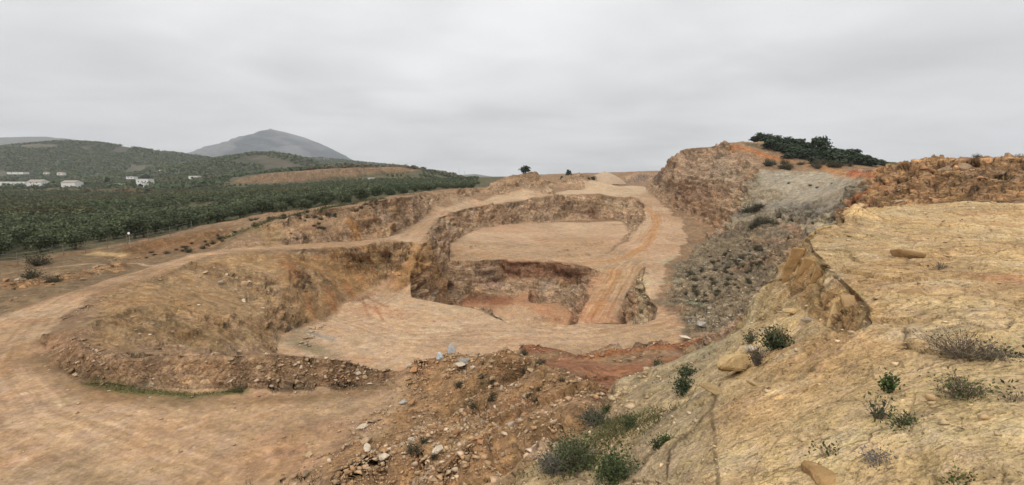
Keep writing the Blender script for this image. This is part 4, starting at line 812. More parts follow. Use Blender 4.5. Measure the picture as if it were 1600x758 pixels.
for i in range(-175, 175):
    for j in range(0, 160):
        u, v = i*4.4+R.uniform(-.6, .6), j*4.6+R.uniform(-.6, .6)
        xx, yy = u*ca-v*sa*.0-v*sa+0, u*sa+v*ca
        yy += 30
        if yy < 55 or math.hypot(xx, yy) > 690 or abs(math.atan2(xx, yy)) > 1.05: continue
        b = behind_line(xx, yy)
        if b < 1.4 or xx/yy > (742-800)/760: continue
        th = math.atan2(xx, yy); rr_ = math.hypot(xx, yy)
        if cutp[0][0]/cutp[0][1] < xx/yy < cutp[-1][0]/cutp[-1][1] and yy > 425: continue
        nz = float(vnoise(xx/28, yy/28, 0, 60))
        if R.random() < .05: continue
        if nz > .62: continue
        if xx < -60 and 385 < yy < 470 and R.random() < .6: continue
        if 270 < yy < 300 and R.random() < .5 and xx < -120: continue
        GP.append((b+.12*rr_ if b < 40 else rr_+40, xx, yy, nz, R.random()))
GP.sort()
print('grove', len(GP))
LABG = 'olive trees in the grove beyond the quarry'
o_roots = []
for cr_, tr_ in OLV_T:
    e = empty('olive_tree', (0,0,0)); obj('crown', cr_, e); obj('trunk', tr_, e); o_roots.append(e)
used = set(); far_g = []
n_ind = 0
for k, (key, xx, yy, nz, rn) in enumerate(GP):
    if n_ind < 290 and math.hypot(xx, yy) < 330:
        t = int(rn*4) % 4
        e = o_roots[t] if t not in used else copy_tree(o_roots[t]); used.add(t)
        p, _ = seat(xx, yy); e.location = (xx, yy, p.z-.15); e.rotation_euler = (0, 0, rn*40); s = (.78+.40*((rn*7.3) % 1))*(1.0-.42*min(1, max(0, (math.hypot(xx, yy)-85)/150))); e.scale = (s, s, s*(.9+.2*((rn*3.1) % 1)))
        b = behind_line(xx, yy)
        tag(e, 'dense grey-green olive tree in the front rows of the grove, nearest the quarry edge' if b < 16 else 'dense grey-green olive tree within the massed rows of the grove', 'olive tree', LABG+(', front rows' if b < 16 else ', inner rows')); n_ind += 1
    else:
        far_g.append((xx, yy, nz, rn))
        if math.hypot(xx, yy) > 120 and yy < 420: far_g.append((xx+2.4+rn, yy+2.2, nz, (rn*5.7) % 1))
def mass(name, places, templates, m, seed):
    V = []; Cc = []; R = np.random.default_rng(seed)
    for (xx, yy, zz, s, cmul) in places:
        v, cols = templates[R.integers(len(templates))]; a = R.random()*6.28; c_, s_ = math.cos(a), math.sin(a)
        w_ = v*s; V.append(np.stack([w_[:,0]*c_-w_[:,1]*s_+xx, w_[:,0]*s_+w_[:,1]*c_+yy, w_[:,2]+zz], 1)); Cc.append(cols*np.array(cmul))
    V = np.concatenate(V).astype(np.float32); o = obj(name, mesh_from(name, V, np.arange(len(V)).reshape(-1, 4), m, np.concatenate(Cc))); o['kind'] = 'stuff'; return o
tm = []
for s in range(4):
    v, f = lobed_cloud(olive_lobes(80+s), 12, .42, 80+s, core=.3); tm.append((v, leaf_cols(len(f), OLV1, OLV2, s)))
tmf = []
for s in range(4):
    v, f, _, _ = leaf_cloud(16, (2.0, 2.0, 1.6), 1.15, 90+s, core=.3); v = v+np.array((0, 0, 1.7)); tmf.append((v, leaf_cols(len(f), OLV1, OLV2, s)))
pl_ = []
for xx, yy, nz, rn in far_g:
    zz = float(base_z(np.array([xx]), np.array([yy]))[0]); brown = float(vnoise(xx/55, yy/38, 5, 61)) > .18 and 150 < yy < 430 and xx < -85
    pl_.append((xx, yy, zz-.2, (.72+.45*rn)*(1.0-.42*min(1, max(0, (math.hypot(xx, yy)-85)/150))), tuple(q_*(.7+.6*((rn*13.7) % 1)) for q_ in ((1.12, .92, .84) if brown else (1, 1, 1)))))
mass('olive_grove', pl_, tm, M_LEAF, 5)
pl2 = []
for (Hh, sp, seed) in ((HL, (10, 6.5), 1), (HM, (10, 7), 2), (HS, (12, 9), 3)):
    xs, zs, d, wf_, foot, u, v, zz, yy = Hh; R = random.Random(seed)
    nf = int((v < 0.05).sum()); du = u[1]-u[0]
    x_ = u[0]
    while x_ < u[-1]:
        y_ = d-wf_
        while y_ < d+30:
            k1 = int((x_-u[0])/du); vv = (y_-d)/wf_ if y_ < d else (y_-d)/300
            k2 = int(np.searchsorted(v, vv)); k2 = min(k2, zz.shape[1]-1)
            if zz[k1, k2] > foot+1 and float(vnoise(x_/70, y_/70, 0, 70+seed)) < .7 and R.random() < .95 and (seed != 1 or not (float(vnoise(x_/110, y_/110, 3, 75)) > .05 and math.sin((x_*.75+y_*.4)/9) > .25)):
                pl2.append((x_+R.uniform(-1, 1)+.35*(y_-d), y_+R.uniform(-1, 1), 0, 1.0+.3*R.random(), (k1, k2, seed))) if False else pl2.append((x_+R.uniform(-1, 1), y_+R.uniform(-1, 1), zz[k1, k2]-.3, 1.05+.35*R.random(), (1, 1, 1)))
            y_ += sp[1]
        x_ += sp[0]
print('hill trees', len(pl2)); mass('hillside_olive_grove', pl2, tmf, M_LEAF, 6)
# scrub and woodland filling the far plain
pl3 = []; R = random.Random(12)
for k in range(5200):
    th = math.radians(R.uniform(-60, -6)); rr_ = 470+R.random()**.8*480; xx, yy = math.sin(th)*rr_, math.cos(th)*rr_
    px_ = 800+xx/yy*760*1.0
    if 350 < px_ < 665 and yy < 520: continue
    if float(vnoise(xx/60, yy/60, 2, 64)) > .25: continue
    zz = float(base_z(np.array([xx]), np.array([yy]))[0]) if rr_ < 700 else -17.9
    br = float(vnoise(xx/90, yy/50, 9, 65)) > .15
    pl3.append((xx, yy, zz-.3, R.uniform(.7, 1.5), (1.5, .95, .95) if br else (.9, .95, .9)))
mass('distant_scrub', pl3, tmf, M_LEAF, 7)

# single trees: pines on the hill, clumps on the knolls, dark trees in the grove
def pine_tmpl(seed, kind):
    R = random.Random(seed); L = []
    if kind == 'umbrella':
        for k in range(6): a = k*1.05+R.random(); q = R.uniform(.5, 1.1); L.append(((math.cos(a)*q, math.sin(a)*q, R.uniform(2.6, 3.3)), (R.uniform(.8, 1.1), R.uniform(.8, 1.1), R.uniform(.5, .75))))
        L.append(((0, 0, 3.5), (1.2, 1.2, .65)))
    else:
        for k in range(8): a = k*.8+R.random(); q = R.uniform(.3, 1.0); L.append(((math.cos(a)*q, math.sin(a)*q, R.uniform(.8, 3.0)), (R.uniform(.7, 1.1), R.uniform(.7, 1.1), R.uniform(.6, .9))))
        L.append(((0, 0, 3.1), (1.0, 1.0, .8)))
    v, f = lobed_cloud(L, 70, .24, seed, core=.25); c = mesh_from('pine_crown', v, f, M_PINE, leaf_cols(len(f), (.022,.034,.018), (.06,.078,.04), seed))
    mb = MB(); mb.tube([(0,0,-.4),(.08,0,1.0),(.02,.05,2.2),(0,0,3.2)], [.2,.16,.12,.05], 6)
    for k in range(4): a = k*1.6+R.random(); mb.tube([(0,0,1.3+.2*k),(math.cos(a)*.6,math.sin(a)*.6,2.1+.2*k),(math.cos(a)*1.1,math.sin(a)*1.1,2.6+.15*k)], [.08,.055,.025], 4)
    return c, mb.mesh('pine_trunk', M_BARK)
PT = {}
def single_tree(name, kind, seed, loc, w, h, label, cat, group=None):
    key = (kind, seed % 3)
    if key not in PT: PT[key] = pine_tmpl(200+seed % 3+(10 if kind == 'umbrella' else 0), kind)
    e = empty(name, loc, seed*1.7); obj('crown', PT[key][0], e); obj('trunk', PT[key][1], e); e.scale = (w/3.9, w/3.9, h/4.0); tag(e, label, cat, group); return e
def at(px_, py_, d=None):
    return Vector(D(px_, py_, d)) if d else ground_at(px_, py_)[0]
def zat(px_, d, z0=0):
    p = H(px_, d, z0); z1 = seat(p[0], p[1])[0].z; p = H(px_, d, z1); return Vector((p[0], p[1], seat(p[0], p[1])[0].z))
R = random.Random(21)
pines = [(1182,192,10,20),(1186,191,14,22),(1200,195,16,26),(1213,190,15,24),(1226,186,17,26),(1238,190,16,26),(1248,184,18,28),(1258,188,15,24),(1268,182,17,26),(1281,180,25,26),(1292,178,17,26),(1303,176,14,24),(1316,178,13,22),(1330,172,15,24),(1342,168,12,22),(1353,166,11,20),(1364,160,10,20),(1376,156,9,18),(1236,182,12,22),(1270,176,12,22),(1222,194,14,24),(1310,170,11,20),(1294,184,14,24)]
for k, (px_, d, hp, wp) in enumerate(pines):
    p = zat(px_, d); single_tree('pine_tree', 'umbrella' if k in (9, 13) else 'round', k, p-Vector((0,0,.2)), wp/F*d*1.2, hp/F*d*1.22,
        'tallest flat-topped pine standing above the other pines on the hill' if k == 9 else 'dark green pine packed in the belt of pines on the hilltop above the grey slab', 'pine tree', None if k == 9 else 'pines along the hilltop')
for k, (a, b, wp, hp) in enumerate(((1203,236,24,12),(1222,241,24,12),(1243,246,28,14),(1262,249,26,13),(1282,252,28,14),(1302,255,26,12),(1322,257,26,12),(1342,259,24,11),(1362,261,22,10),(1232,249,18,8),(1272,256,20,9),(1312,260,18,8),(1252,238,24,13),(1272,242,24,13),(1293,246,22,12),(1330,251,20,10))):
    p = ground_at(a, b)[0]; single_tree('pine_bush', 'round', k, p-Vector((0,0,.25)), wp/F*p.y*1.35, hp/F*p.y*1.45, 'low rounded dark pine bush at the front of the hilltop pine belt', 'bush', 'pine bushes along the hilltop front')
for (px_, py_, d, wp, hp, lab, gr) in ((821,266,215.5,23,13,'round dark tree alone on the steep knoll top',None),(878,273,314,9,9,'smaller dark tree of the pair on the middle quarry knoll',None),(888,272,316,12,12,'larger dark tree of the pair on the middle quarry knoll',None),
        (920,273,345,9,6,'low dark tree on the far quarry rim, beside a slightly taller one',None),(927,274,352,9,7,'slightly taller dark tree on the far quarry rim beside the gravel stockpile',None),
        (545,322,122,10,11,'dark round tree at the grove edge above the quarry wall',None),(565,318,126,9,8,'small dark tree just behind the quarry wall crest',None),(228,271,640,19,9,'broad dark tree cluster behind the white houses',None),
        (168,289,515,10,13,'tall dark tree left of the white houses in the valley',None),(330,330,140,12,8,'dark bushy tree in the olive rows',None),(430,338,112,9,6,'low dark bush at the grove corner above the sandy slope',None)):
    p = zat(px_, d); single_tree('tree', 'round', int(px_), p-Vector((0,0,.25)), wp/F*d, hp/F*d, lab, 'tree', gr)

# ================================================================== houses, masts, castle, fence
M_WHITE = mat('whitewash', (.60,.585,.55), .9, .12, .8); M_TILE = mat('roof_tile', (.27,.225,.19), .9, .25, 2.0, bump=.3); M_SHEET = mat('roof_sheet', (.62,.62,.62), .6, .1, 1.0)
M_GLASSY = mat('dark_opening', (.05,.05,.055), .4, .2, 2); M_WOOD = mat('weathered_wood', (.17,.13,.095), .9, .3, 5); M_STEEL = mat('galvanised_steel', (.42,.43,.44), .5, .15, 4); M_STONE = mat('castle_stone', (.27,.245,.21), .95, .3, .2, bump=.3); M_RED = mat('red_paint', (.45,.08,.05), .6, .1, 3)
def house(px0, px1, py0, d, hpx, roof, nwin, label, door=True, dep=.7):
    A = np.array(D(px0, py0, d)); B = np.array(D(px1, py0, d)); w = B[0]-A[0]; h = hpx/F*d; dp = max(4, w*dep)
    zz = float(base_z(np.array([(A[0]+B[0])/2]), np.array([d+.0]))[0]) if math.hypot(A[0], d) < 700 else A[2]
    zz = min(zz, A[2])-.3; h = h+(A[2]-zz)
    e = empty('house', ((A[0]+B[0])/2, d, zz), 0, label, 'house')
    mb = MB(); mb.box(-w/2, 0, 0, w/2, dp, h); 
    if roof == 'gable':
        n = len(mb.v); mb.v += [(-w/2,.0,h),(-w/2,dp,h),(-w/2,dp/2,h+dp*.2),(w/2,.0,h),(w/2,dp,h),(w/2,dp/2,h+dp*.2)]; mb.f += [(n,n+2,n+1),(n+3,n+4,n+5)]
    obj('wall', mb.mesh('house_wall', M_WHITE), e)
    mr = MB()
    if roof == 'gable':
        for s0, s1 in (((-.35,h-.08),(dp/2,h+dp*.2+.06)),((dp+.35,h-.08),(dp/2,h+dp*.2+.06))):
            mr.box(0,0,0,0,0,0); mr.v = mr.v[:-8]; mr.f = mr.f[:-6]; n = len(mr.v)
            for zz_ in (0, .16):
                mr.v += [(-w/2-.3,s0[0],s0[1]+zz_),(w/2+.3,s0[0],s0[1]+zz_),(w/2+.3,s1[0],s1[1]+zz_),(-w/2-.3,s1[0],s1[1]+zz_)]
            mr.f += [tuple(n+k for k in q_) for q_ in ((0,3,2,1),(4,5,6,7),(0,1,5,4),(1,2,6,5),(2,3,7,6),(3,0,4,7))]
        obj('roof', mr.mesh('house_roof', M_TILE), e)
    else:
        mr.box(-w/2-.2,-.2,h,w/2+.2,dp+.2,h+.25); obj('roof', mr.mesh('house_roof', M_SHEET if roof == 'sheet' else M_WHITE), e)
    fl_n = 2 if h > 5.2 else 1
    for f_ in range(fl_n):
        for k in range(nwin):
            xk = -w/2+(k+.75)*w/(nwin+.5); zk = 1.1+f_*2.9
            mw = MB(); mw.box(xk-.5,-.05,zk,xk+.5,.02,min(zk+1.2, h-.3)); obj('window', mw.mesh('house_window', M_GLASSY), e)
    if door: md = MB(); md.box(-w/2+w*.5/(nwin+.5)-.45,-.06,.0,-w/2+w*.5/(nwin+.5)+.45,.02,min(2.1,h-.3)); obj('door', md.mesh('house_door', M_WOOD), e)
    return e
house(-22,40,289.5,490,4.5,'flat',5,'long low white farm building at the valley edge, beside the two-tone house',False,.25)
house(42,65,291.5,480,7,'gable',2,'white gabled house joined to the end of the long low building')
house(96,118,293,478,7.5,'gable',2,'white two-storey house alone between dark trees in the valley')
house(11,36,272,690,2.6,'sheet',2,'long white shed farthest back under the olive hill',False,.4)
house(68,74,272,700,2.2,'gable',1,'tiny white hut by the track below the olive hill')
house(89,98,273.5,690,3,'gable',1,'small white cottage beyond the brown scrub')
house(181,191,291,475,3.6,'sheet',1,'low white shed just left of the tall white house')
house(213,232,289.5,490,9,'flat',3,'tall white flat-roofed house, highest of the valley houses')
house(213,226,291.5,470,4.2,'sheet',1,'low white annexe in front of the tall white house',False)
house(197,209,279.5,600,3,'sheet',2,'white roofed barn behind the tall white house',False)
house(246,257,270.5,720,3.2,'gable',1,'white cottage on the rise behind the broad dark trees')
house(295,309,281.5,560,6,'flat',2,'square white house alone at the foot of the middle hill')
house(575,584,281.5,400,3,'sheet',1,'small pale hut in the olive grove below the old quarry cut',False)
house(670,680,293.5,300,2.6,'sheet',1,'small white pump house in the grove behind the quarry wall',False)
for px_, d, h_, lab in ((717.5,1150,26,'taller slim lattice radio mast on the far skyline'),(726,1170,20,'shorter slim radio mast beside the taller one on the skyline')):
    p = Vector(D(px_, 281, d)); e = empty('radio_mast', p, 0, lab, 'mast')
    mb = MB()
    for sx_, sy_ in ((-.5,-.5),(.5,-.5),(0,.6)): mb.tube([(sx_,sy_,0),(sx_*.35,sy_*.35,h_)], .16, 4)
    for k in range(9): zz = h_*k/9; mb.tube([(-.5*(1-.65*k/9),-.5*(1-.65*k/9),zz),(.5*(1-.65*k/9),-.5*(1-.65*k/9),zz+h_/9)], .08, 3)
    obj('tower', mb.mesh('mast_tower', M_STEEL), e); ma = MB(); ma.tube([(0,0,h_),(0,0,h_+2.5)], .14, 4); obj('antenna', ma.mesh('mast_antenna', M_RED), e)
    mbx = MB(); mbx.box(-1.6,-1.2,0,1.6,1.2,2.6); obj('equipment_cabin', mbx.mesh('mast_cabin', M_WHITE), e)
p = Vector(D(424,205,4200)); e = empty('castle_ruin', p-Vector((0,0,6)), 0, 'ruined stone castle keep on the mountain peak', 'castle')
mb = MB(); mb.box(-14,-10,0,6,10,24); mb.box(-16,-12,-6,8,12,2); mb.box(-14,-10,24,-9,-6,27); mb.box(1,-10,24,6,-6,27); obj('keep', mb.mesh('castle_keep', M_STONE), e)
mb = MB(); mb.box(8.01,-7,-8,42,-3,9); mb.box(30,-9,-8,40,-3.01,15); obj('curtain_wall', mb.mesh('castle_wall', M_STONE), e)
# wire fence along the grove edge
fp = [zat(a, d) for a, d in ((-40,65),(28,67.5),(62,69.5),(100,72.5),(134,75),(168,77.5),(199,80.5),(232,84),(266,88),(300,92.5))]
e = empty('wire_fence', fp[4], 0, 'thin wire fence on wooden posts along the front of the olive grove', 'fence'); O = fp[4]
pm = MB(); pm.tube([(0,0,-.3),(.02,0,.8),(0,0,1.75)], [.06,.055,.05], 6); pme = pm.mesh('fence_post', M_WOOD)
for q_ in fp: c = obj('fence_post', pme, e, q_-O)
for hh in (.6, 1.1, 1.6):
    mw = MB(); mw.tube([q_-O+Vector((0,0,hh)) for q_ in fp], .012, 3); obj('wire', mw.mesh('fence_wire', M_STEEL), e)
q_ = zat(203.5, 80.0); e = empty('sign', q_, 0, 'small round white marker sign on a thin post before the olive grove', 'sign')
mb = MB(); mb.tube([(0,0,-.2),(0,0,1.95)], .018, 6); obj('post', mb.mesh('sign_post', M_STEEL), e)
mb = MB(); n = 16; mb.v = [(math.cos(k/n*6.283)*.2, dy, 2.0+math.sin(k/n*6.283)*.2) for dy in (-.06,-.03) for k in range(n)]; mb.f = [tuple(range(n)), tuple(range(2*n-1, n-1, -1))]+[(k,(k+1)%n+0,(k+1)%n+n,k+n) for k in range(n)]; obj('sign_plate', mb.mesh('sign_plate', mat('white_paint', (.8,.8,.8), .5, .05)), e)

# ================================================================== rocks
def hull(points, name, m, sub=0, amp=.0, seed=0, nscale=1.5):
    bm = bmesh.new()
    for p in points: bm.verts.new(p)
    r_ = bmesh.ops.convex_hull(bm, input=bm.verts)
    bmesh.ops.delete(bm, geom=[v for v in bm.verts if not v.link_faces], context='VERTS')
    bmesh.ops.dissolve_limit(bm, angle_limit=math.radians(14), verts=bm.verts, edges=bm.edges)
    if sub:
        bmesh.ops.bevel(bm, geom=list(bm.edges), offset=sub[0], segments=1, affect='EDGES', clamp_overlap=True)
        bmesh.ops.triangulate(bm, faces=bm.faces)
        for _ in range(sub[1]):
            le = [e for e in bm.edges if e.calc_length() > sub[2]]
            if not le: break
            bmesh.ops.subdivide_edges(bm, edges=le, cuts=1); bmesh.ops.triangulate(bm, faces=bm.faces)
        bm.normal_update(); co_ = np.array([v.co for v in bm.verts]); no_ = np.array([v.normal for v in bm.verts])
        dd = amp*(ridged(co_[:,0]*nscale+seed, co_[:,1]*nscale, co_[:,2]*nscale*1.4, 4, seed)*.7+.6*fbm(co_[:,0]*nscale*4, co_[:,1]*nscale*4, co_[:,2]*nscale*4, 3, seed+3))
        stp = (0 if sub[2] > .065 and amp < .02 else 1)*amp*.8*(np.floor(co_[:,2]*nscale*5+1.2*fbm(co_[:,0]*2, co_[:,1]*2, co_[:,2]*2, 2, seed+9)) % 2-.5)
        for v, a_, n_ in zip(bm.verts, dd+stp*.5, no_): v.co += Vector(n_*a_)
    bm.normal_update(); me = bpy.data.meshes.new(name); bm.to_mesh(me); bm.free(); me.materials.append(m); return me
def rock_pts(R, n=13, f=(1, .8, .6)):
    P_ = []
    for _ in range(n):
        v = Vector((R.gauss(0, 1), R.gauss(0, 1), R.gauss(0, 1))).normalized()*R.uniform(.42, .56); P_.append((v.x*f[0], v.y*f[1], v.z*f[2]))
    return P_
def rockmat(name, c): return mat(name, c, .95, .28, 4.0, bump=.5, objvar=.22, spec=.12)
RM = dict(pale=rockmat('pale_rock', (.47,.39,.29)), tan=rockmat('tan_rock', (.35,.245,.145)), orange=rockmat('orange_rock', (.34,.185,.09)), grey=rockmat('grey_rock', (.29,.265,.225)), blue=rockmat('bluish_rock', (.36,.37,.37)), red=rockmat('red_rock', (.25,.115,.06)), brown=rockmat('brown_rock', (.24,.165,.10)), lime=rockmat('limestone_rock', (.38,.265,.13)))
R = random.Random(5); RT = {}
for c_ in RM:
    for k in range(5):
        RT[c_, k] = hull(rock_pts(R, R.choice((10, 12, 15)), (1, R.uniform(.6, .9), R.uniform(.45, .75))), c_+'_rock', RM[c_], (.035, 2, .35), .035, k, 2.2)
def rock(px_, py_, wpx, c_, label=None, group=None, cat='rock', name='rock', sink=.28, seed=None, zs=1.0, tilt=.35, d=None):
    R_ = random.Random(seed if seed is not None else int(px_*7+py_*13)); p, n_ = ground_at(px_, py_)
    dep = p.y*CP-p.z*SP; s = wpx/F*dep
    o = obj(name, RT[c_, R_.randrange(5)], None, p+n_*(s*.3*(1-sink*1.6)))
    o.scale = (s, s*R_.uniform(.8, 1.1), s*zs*R_.uniform(.85, 1.15)); o.rotation_euler = (R_.uniform(-tilt, tilt), R_.uniform(-tilt, tilt), R_.uniform(0, 6.28))
    tag(o, label, cat, group); return o
def inpoly(px_, py_, pg):
    c = False
    for (x0, y0), (x1, y1) in zip(pg, pg[1:]+pg[:1]):
        if (y0 > py_) != (y1 > py_) and px_ < (x1-x0)*(py_-y0)/(y1-y0)+x0: c = not c
    return c
def cluster(pg, n, wmin, wmax, colours, label, group, seed, **k):
    R_ = random.Random(seed); xs = [p[0] for p in pg]; ys = [p[1] for p in pg]; m_ = 0; names = dict(pale='pale', tan='tan', orange='orange-brown', grey='grey', blue='bluish grey', red='rusty red', brown='brown', lime='yellowish')
    while m_ < n:
        a, b = R_.uniform(min(xs), max(xs)), R_.uniform(min(ys), max(ys))
        if not inpoly(a, b, pg): continue
        c_ = R_.choice(colours); w_ = wmin+(wmax-wmin)*R_.random()**3.0
        rock(a, b, w_, c_, f'{names[c_]} broken rock '+label, f'{names[c_]} rocks {group}', seed=R_.randrange(1 << 30), **k); m_ += 1
# boulders one would point at
for a in ((708,561,17,'blue','upright bluish grey boulder, tallest at the berm end',2.1),(730,578,22,'grey','slanted pale grey slab leaning behind the upright bluish boulder',.75),(742,570,13,'brown','dark squat boulder right of the leaning grey slab',.8),(692,572,16,'blue','wedge of bluish rock left of the upright boulder',.8),(722,588,20,'pale','flat pale slab in front of the upright bluish boulder',.5),
          (748,584,10,'pale','small cream stone at the foot of the leaning slab',1),(640,578,12,'pale','pale block at the gap where the berm ends',.9),(650,592,13,'orange','orange block below the pale block at the berm gap',.8),(561,676,19,'pale','flat whitish rock alone on the haul road near the heap',.6),(573,708,16,'tan','blocky tan rock at the heap foot on the haul road',.8),(574,722,14,'pale','pale squared stone just below the blocky tan rock',.8),(546,708,10,'orange','small orange stone left of the blocky tan rock',.8),
          (631,636,12,'grey','flat grey stone at the left foot of the heap',.6),(648,638,16,'orange','long orange stone beside the flat grey stone at the heap foot',.6),(487,716,11,'tan','lone tan stone on the open haul road',.7),(482,751,13,'brown','brown stone at the lower rim of the haul road',.7),(610,750,16,'pale','cream boulder low on the heap beside a dark thorn tuft',.8),(688,738,15,'pale','white-faced block low in the heap rubble',.8),(730,705,15,'orange','orange block halfway down the heap front',.9),(815,690,13,'pale','cream chunk on the heap below the thorn tufts',.9),
          (908,592,9,'pale','larger of two pale stones lying on the red ground',.9),(902,589,6,'pale','smaller of two pale stones lying on the red ground',.9),(1098,513,14,'grey','grey block at the toe of the grey rubble fan',.7),(1070,532,14,'pale','pale slab at the inner end of the red berm',.5),
          (1020,597,12,'tan','small tan stone perched on the pale lip',.6),(1405,322,15,'pale','white flat stone lying on the far rim of the limestone ledge',.45)):
    px_, py_, w_, c_, lab, zs = a; rock(px_, py_, w_*1.35, c_, lab, cat='boulder', name='boulder', zs=zs*1.2, seed=int(px_*3), tilt=.3, sink=.1)
cluster([(660,585),(700,572),(760,575),(840,572),(905,605),(930,645),(900,680),(850,712),(800,752),(560,756),(600,728),(640,690),(660,650),(720,600)], 105, 5, 21, ['pale','tan','orange','brown','tan'], 'strewn over the central heap', 'on the heap', 1)
cluster([(110,540),(200,562),(430,560),(590,578),(600,596),(430,602),(200,602),(130,588)], 30, 5, 12, ['pale','tan','brown','orange'], 'embedded in the berm beside the haul road', 'in the long berm', 2)
cluster([(910,562),(985,549),(1060,536),(1100,530),(1100,544),(1040,556),(960,572)], 26, 5, 12, ['orange','tan','red','brown'], 'piled on the red berm', 'on the red berm', 3)
cluster([(1070,500),(1110,482),(1150,488),(1150,510),(1115,522),(1078,520)], 26, 5, 12, ['grey','grey','blue','pale'], 'in the grey rubble fan under the cliff', 'in the grey rubble fan', 4)
cluster([(0,435),(60,432),(190,412),(190,424),(90,455),(0,478)], 22, 6, 14, ['tan','brown','orange'], 'in the rubble bank along the haul road', 'in the rubble bank', 6)
cluster([(1370,300),(1440,262),(1510,256),(1600,262),(1600,296),(1500,305),(1400,318)], 30, 8, 26, ['orange','brown','orange'], 'jutting from the orange rubble ridge behind the ledge', 'on the orange ridge', 7, sink=.45)
cluster([(1060,420),(1130,390),(1200,380),(1200,430),(1130,480),(1080,500),(1060,470)], 26, 5, 10, ['grey','brown','tan'], 'lying on the grey scree slope', 'on the grey scree', 8)
cluster([(180,490),(260,440),(330,410),(420,440),(430,480),(320,530),(200,530)], 26, 6, 18, ['tan','brown','pale'], 'protruding from the terrace slope above the berm', 'on the terrace slope', 9, sink=.4)
cluster([(1150,600),(1250,560),(1420,480),(1590,420),(1590,700),(1250,740)], 22, 5, 13, ['lime','lime','tan'], 'loose on the flaky limestone ledge', 'loose on the ledge', 10, zs=.5)
cluster([(0,600),(120,630),(480,640),(520,700),(300,740),(0,740)], 10, 3, 7, ['pale','pale','tan'], 'scattered on the bare haul road', 'scattered on the haul road', 11, zs=.6)
cluster([(905,612),(950,628),(985,630),(965,650),(930,640)], 10, 6, 13, ['orange','red','tan'], 'fallen in the gully below the pale lip', 'in the gully', 12)
# big limestone pieces at the broken ledge edge
def slab(poly_, d, ext, label, c_='lime', amp=.03, dv=None, seed=0):
    auto = d is None
    if d is None: d = ground_at(sum(a for a, b in poly_)/len(poly_), max(b for a, b in poly_)+1)[0].y-.03
    mx_ = sum(a for a, b in poly_)/len(poly_); my_ = sum(b for a, b in poly_)/len(poly_); gk = 1.22 if seed < 7 else 1.0
    F_ = [np.array(D(mx_+(a-mx_)*gk, my_+(b-my_)*(1+(gk-1)*.4), d+(dv[i] if dv else 0))) for i, (a, b) in enumerate(poly_)]; c0 = np.mean(F_, 0)
    pts_ = [tuple(p-c0) for p in F_]+[tuple((p-c0)*.93+np.array(ext)) for p in F_]
    if auto: pts_ += [tuple((p-c0)*.9+np.array((ext[0]*.5, ext[1]*.5, -.22))) for p in F_]
    me_ = hull(pts_, 'rock_slab', RL[c_], (.025, 5, .07), amp, seed, 2.6); o = obj('rock_slab', me_, None, (c0[0], c0[1], c0[2]-(.19 if seed < 5 else .05 if seed < 7 else 0))); return tag(o, label, 'rock slab')
RL = dict(lime=mat('ledge_limestone', (.39,.265,.125), .95, .3, 3.0, bump=.6, spec=.1), face=mat('ledge_face', (.335,.205,.09), .95, .28, 2.5, bump=.6, spec=.1), pale=mat('ledge_pale', (.42,.34,.20), .95, .28, 3.0, bump=.6, spec=.1), brown=mat('ledge_brown', (.29,.185,.09), .95, .25, 3, bump=.5, spec=.1))
slab([(1240,378),(1256,381),(1252,412),(1246,432),(1234,444),(1225,437),(1228,408)], 12.7, (.5,.8,-.1), 'tall rounded orange slab at the far end of the fractured ledge face', 'face', .014, seed=1)
slab([(1258,392),(1278,398),(1272,432),(1263,460),(1249,446),(1247,424)], 11.1, (.6,.7,-.12), 'upright orange slab second along the fractured ledge face, between two dark cracks', 'face', .014, seed=2)
slab([(1277,402),(1293,416),(1297,436),(1285,480),(1266,467),(1263,446)], 10.0, (.6,.6,-.12), 'broad upright slab in the middle of the fractured ledge face', 'face', .014, seed=3)
slab([(1297,438),(1324,452),(1308,464),(1294,480),(1285,476)], 8.4, (.6,.5,-.15), 'small notched block above the fallen slab of the ledge face', 'brown', .014, seed=4)
slab([(1306,466),(1320,480),(1337,507),(1320,526),(1291,524),(1296,492)], 7.6, (.25,.5,-.25), 'fallen tilted slab lying against the foot of the ledge face', 'lime', .014, [.5,.35,.0,-.25,-.2,.3], seed=5)
slab([(1316,456),(1345,460),(1368,486),(1347,500),(1330,492)], 7.5, (.4,.5,-.3), 'smooth brown slab with a dark crack above the fallen slab', 'brown', .014, [.4,.3,-.1,-.25,-.1], seed=6)
slab([(1418,456),(1436,450),(1452,462),(1442,470),(1422,468)], None, (.0,.25,-.06), 'flat brownish grey stone lying on the open ledge top', 'brown', .012, [.1,.2,.0,-.15,-.1], seed=13)
slab([(1264,730),(1290,734),(1318,742),(1305,757),(1280,756)], None, (.05,.2,-.06), 'tilted orange flake rising from the ledge near the bottom edge', 'face', .012, [.1,.12,.0,-.12,-.08], seed=14)
slab([(1345,335),(1356,324),(1395,326),(1380,345),(1350,352)], 19.5, (.3,1.2,-.6), 'low yellow block standing at the far corner of the ledge', 'lime', .05, [0,.3,.6,-.3,-.5], seed=16)
slab([(1266,366),(1280,356),(1300,352),(1290,372),(1270,380)], 14.2, (.2,.8,-.4), 'yellow corner block where the ledge edge turns', 'lime', .04, seed=17)
slab([(1404,388),(1450,396),(1447,401),(1408,395)], None, (.05,.35,-.08), 'long thin dark-sided flake on the ledge top', 'brown', .012, seed=18)
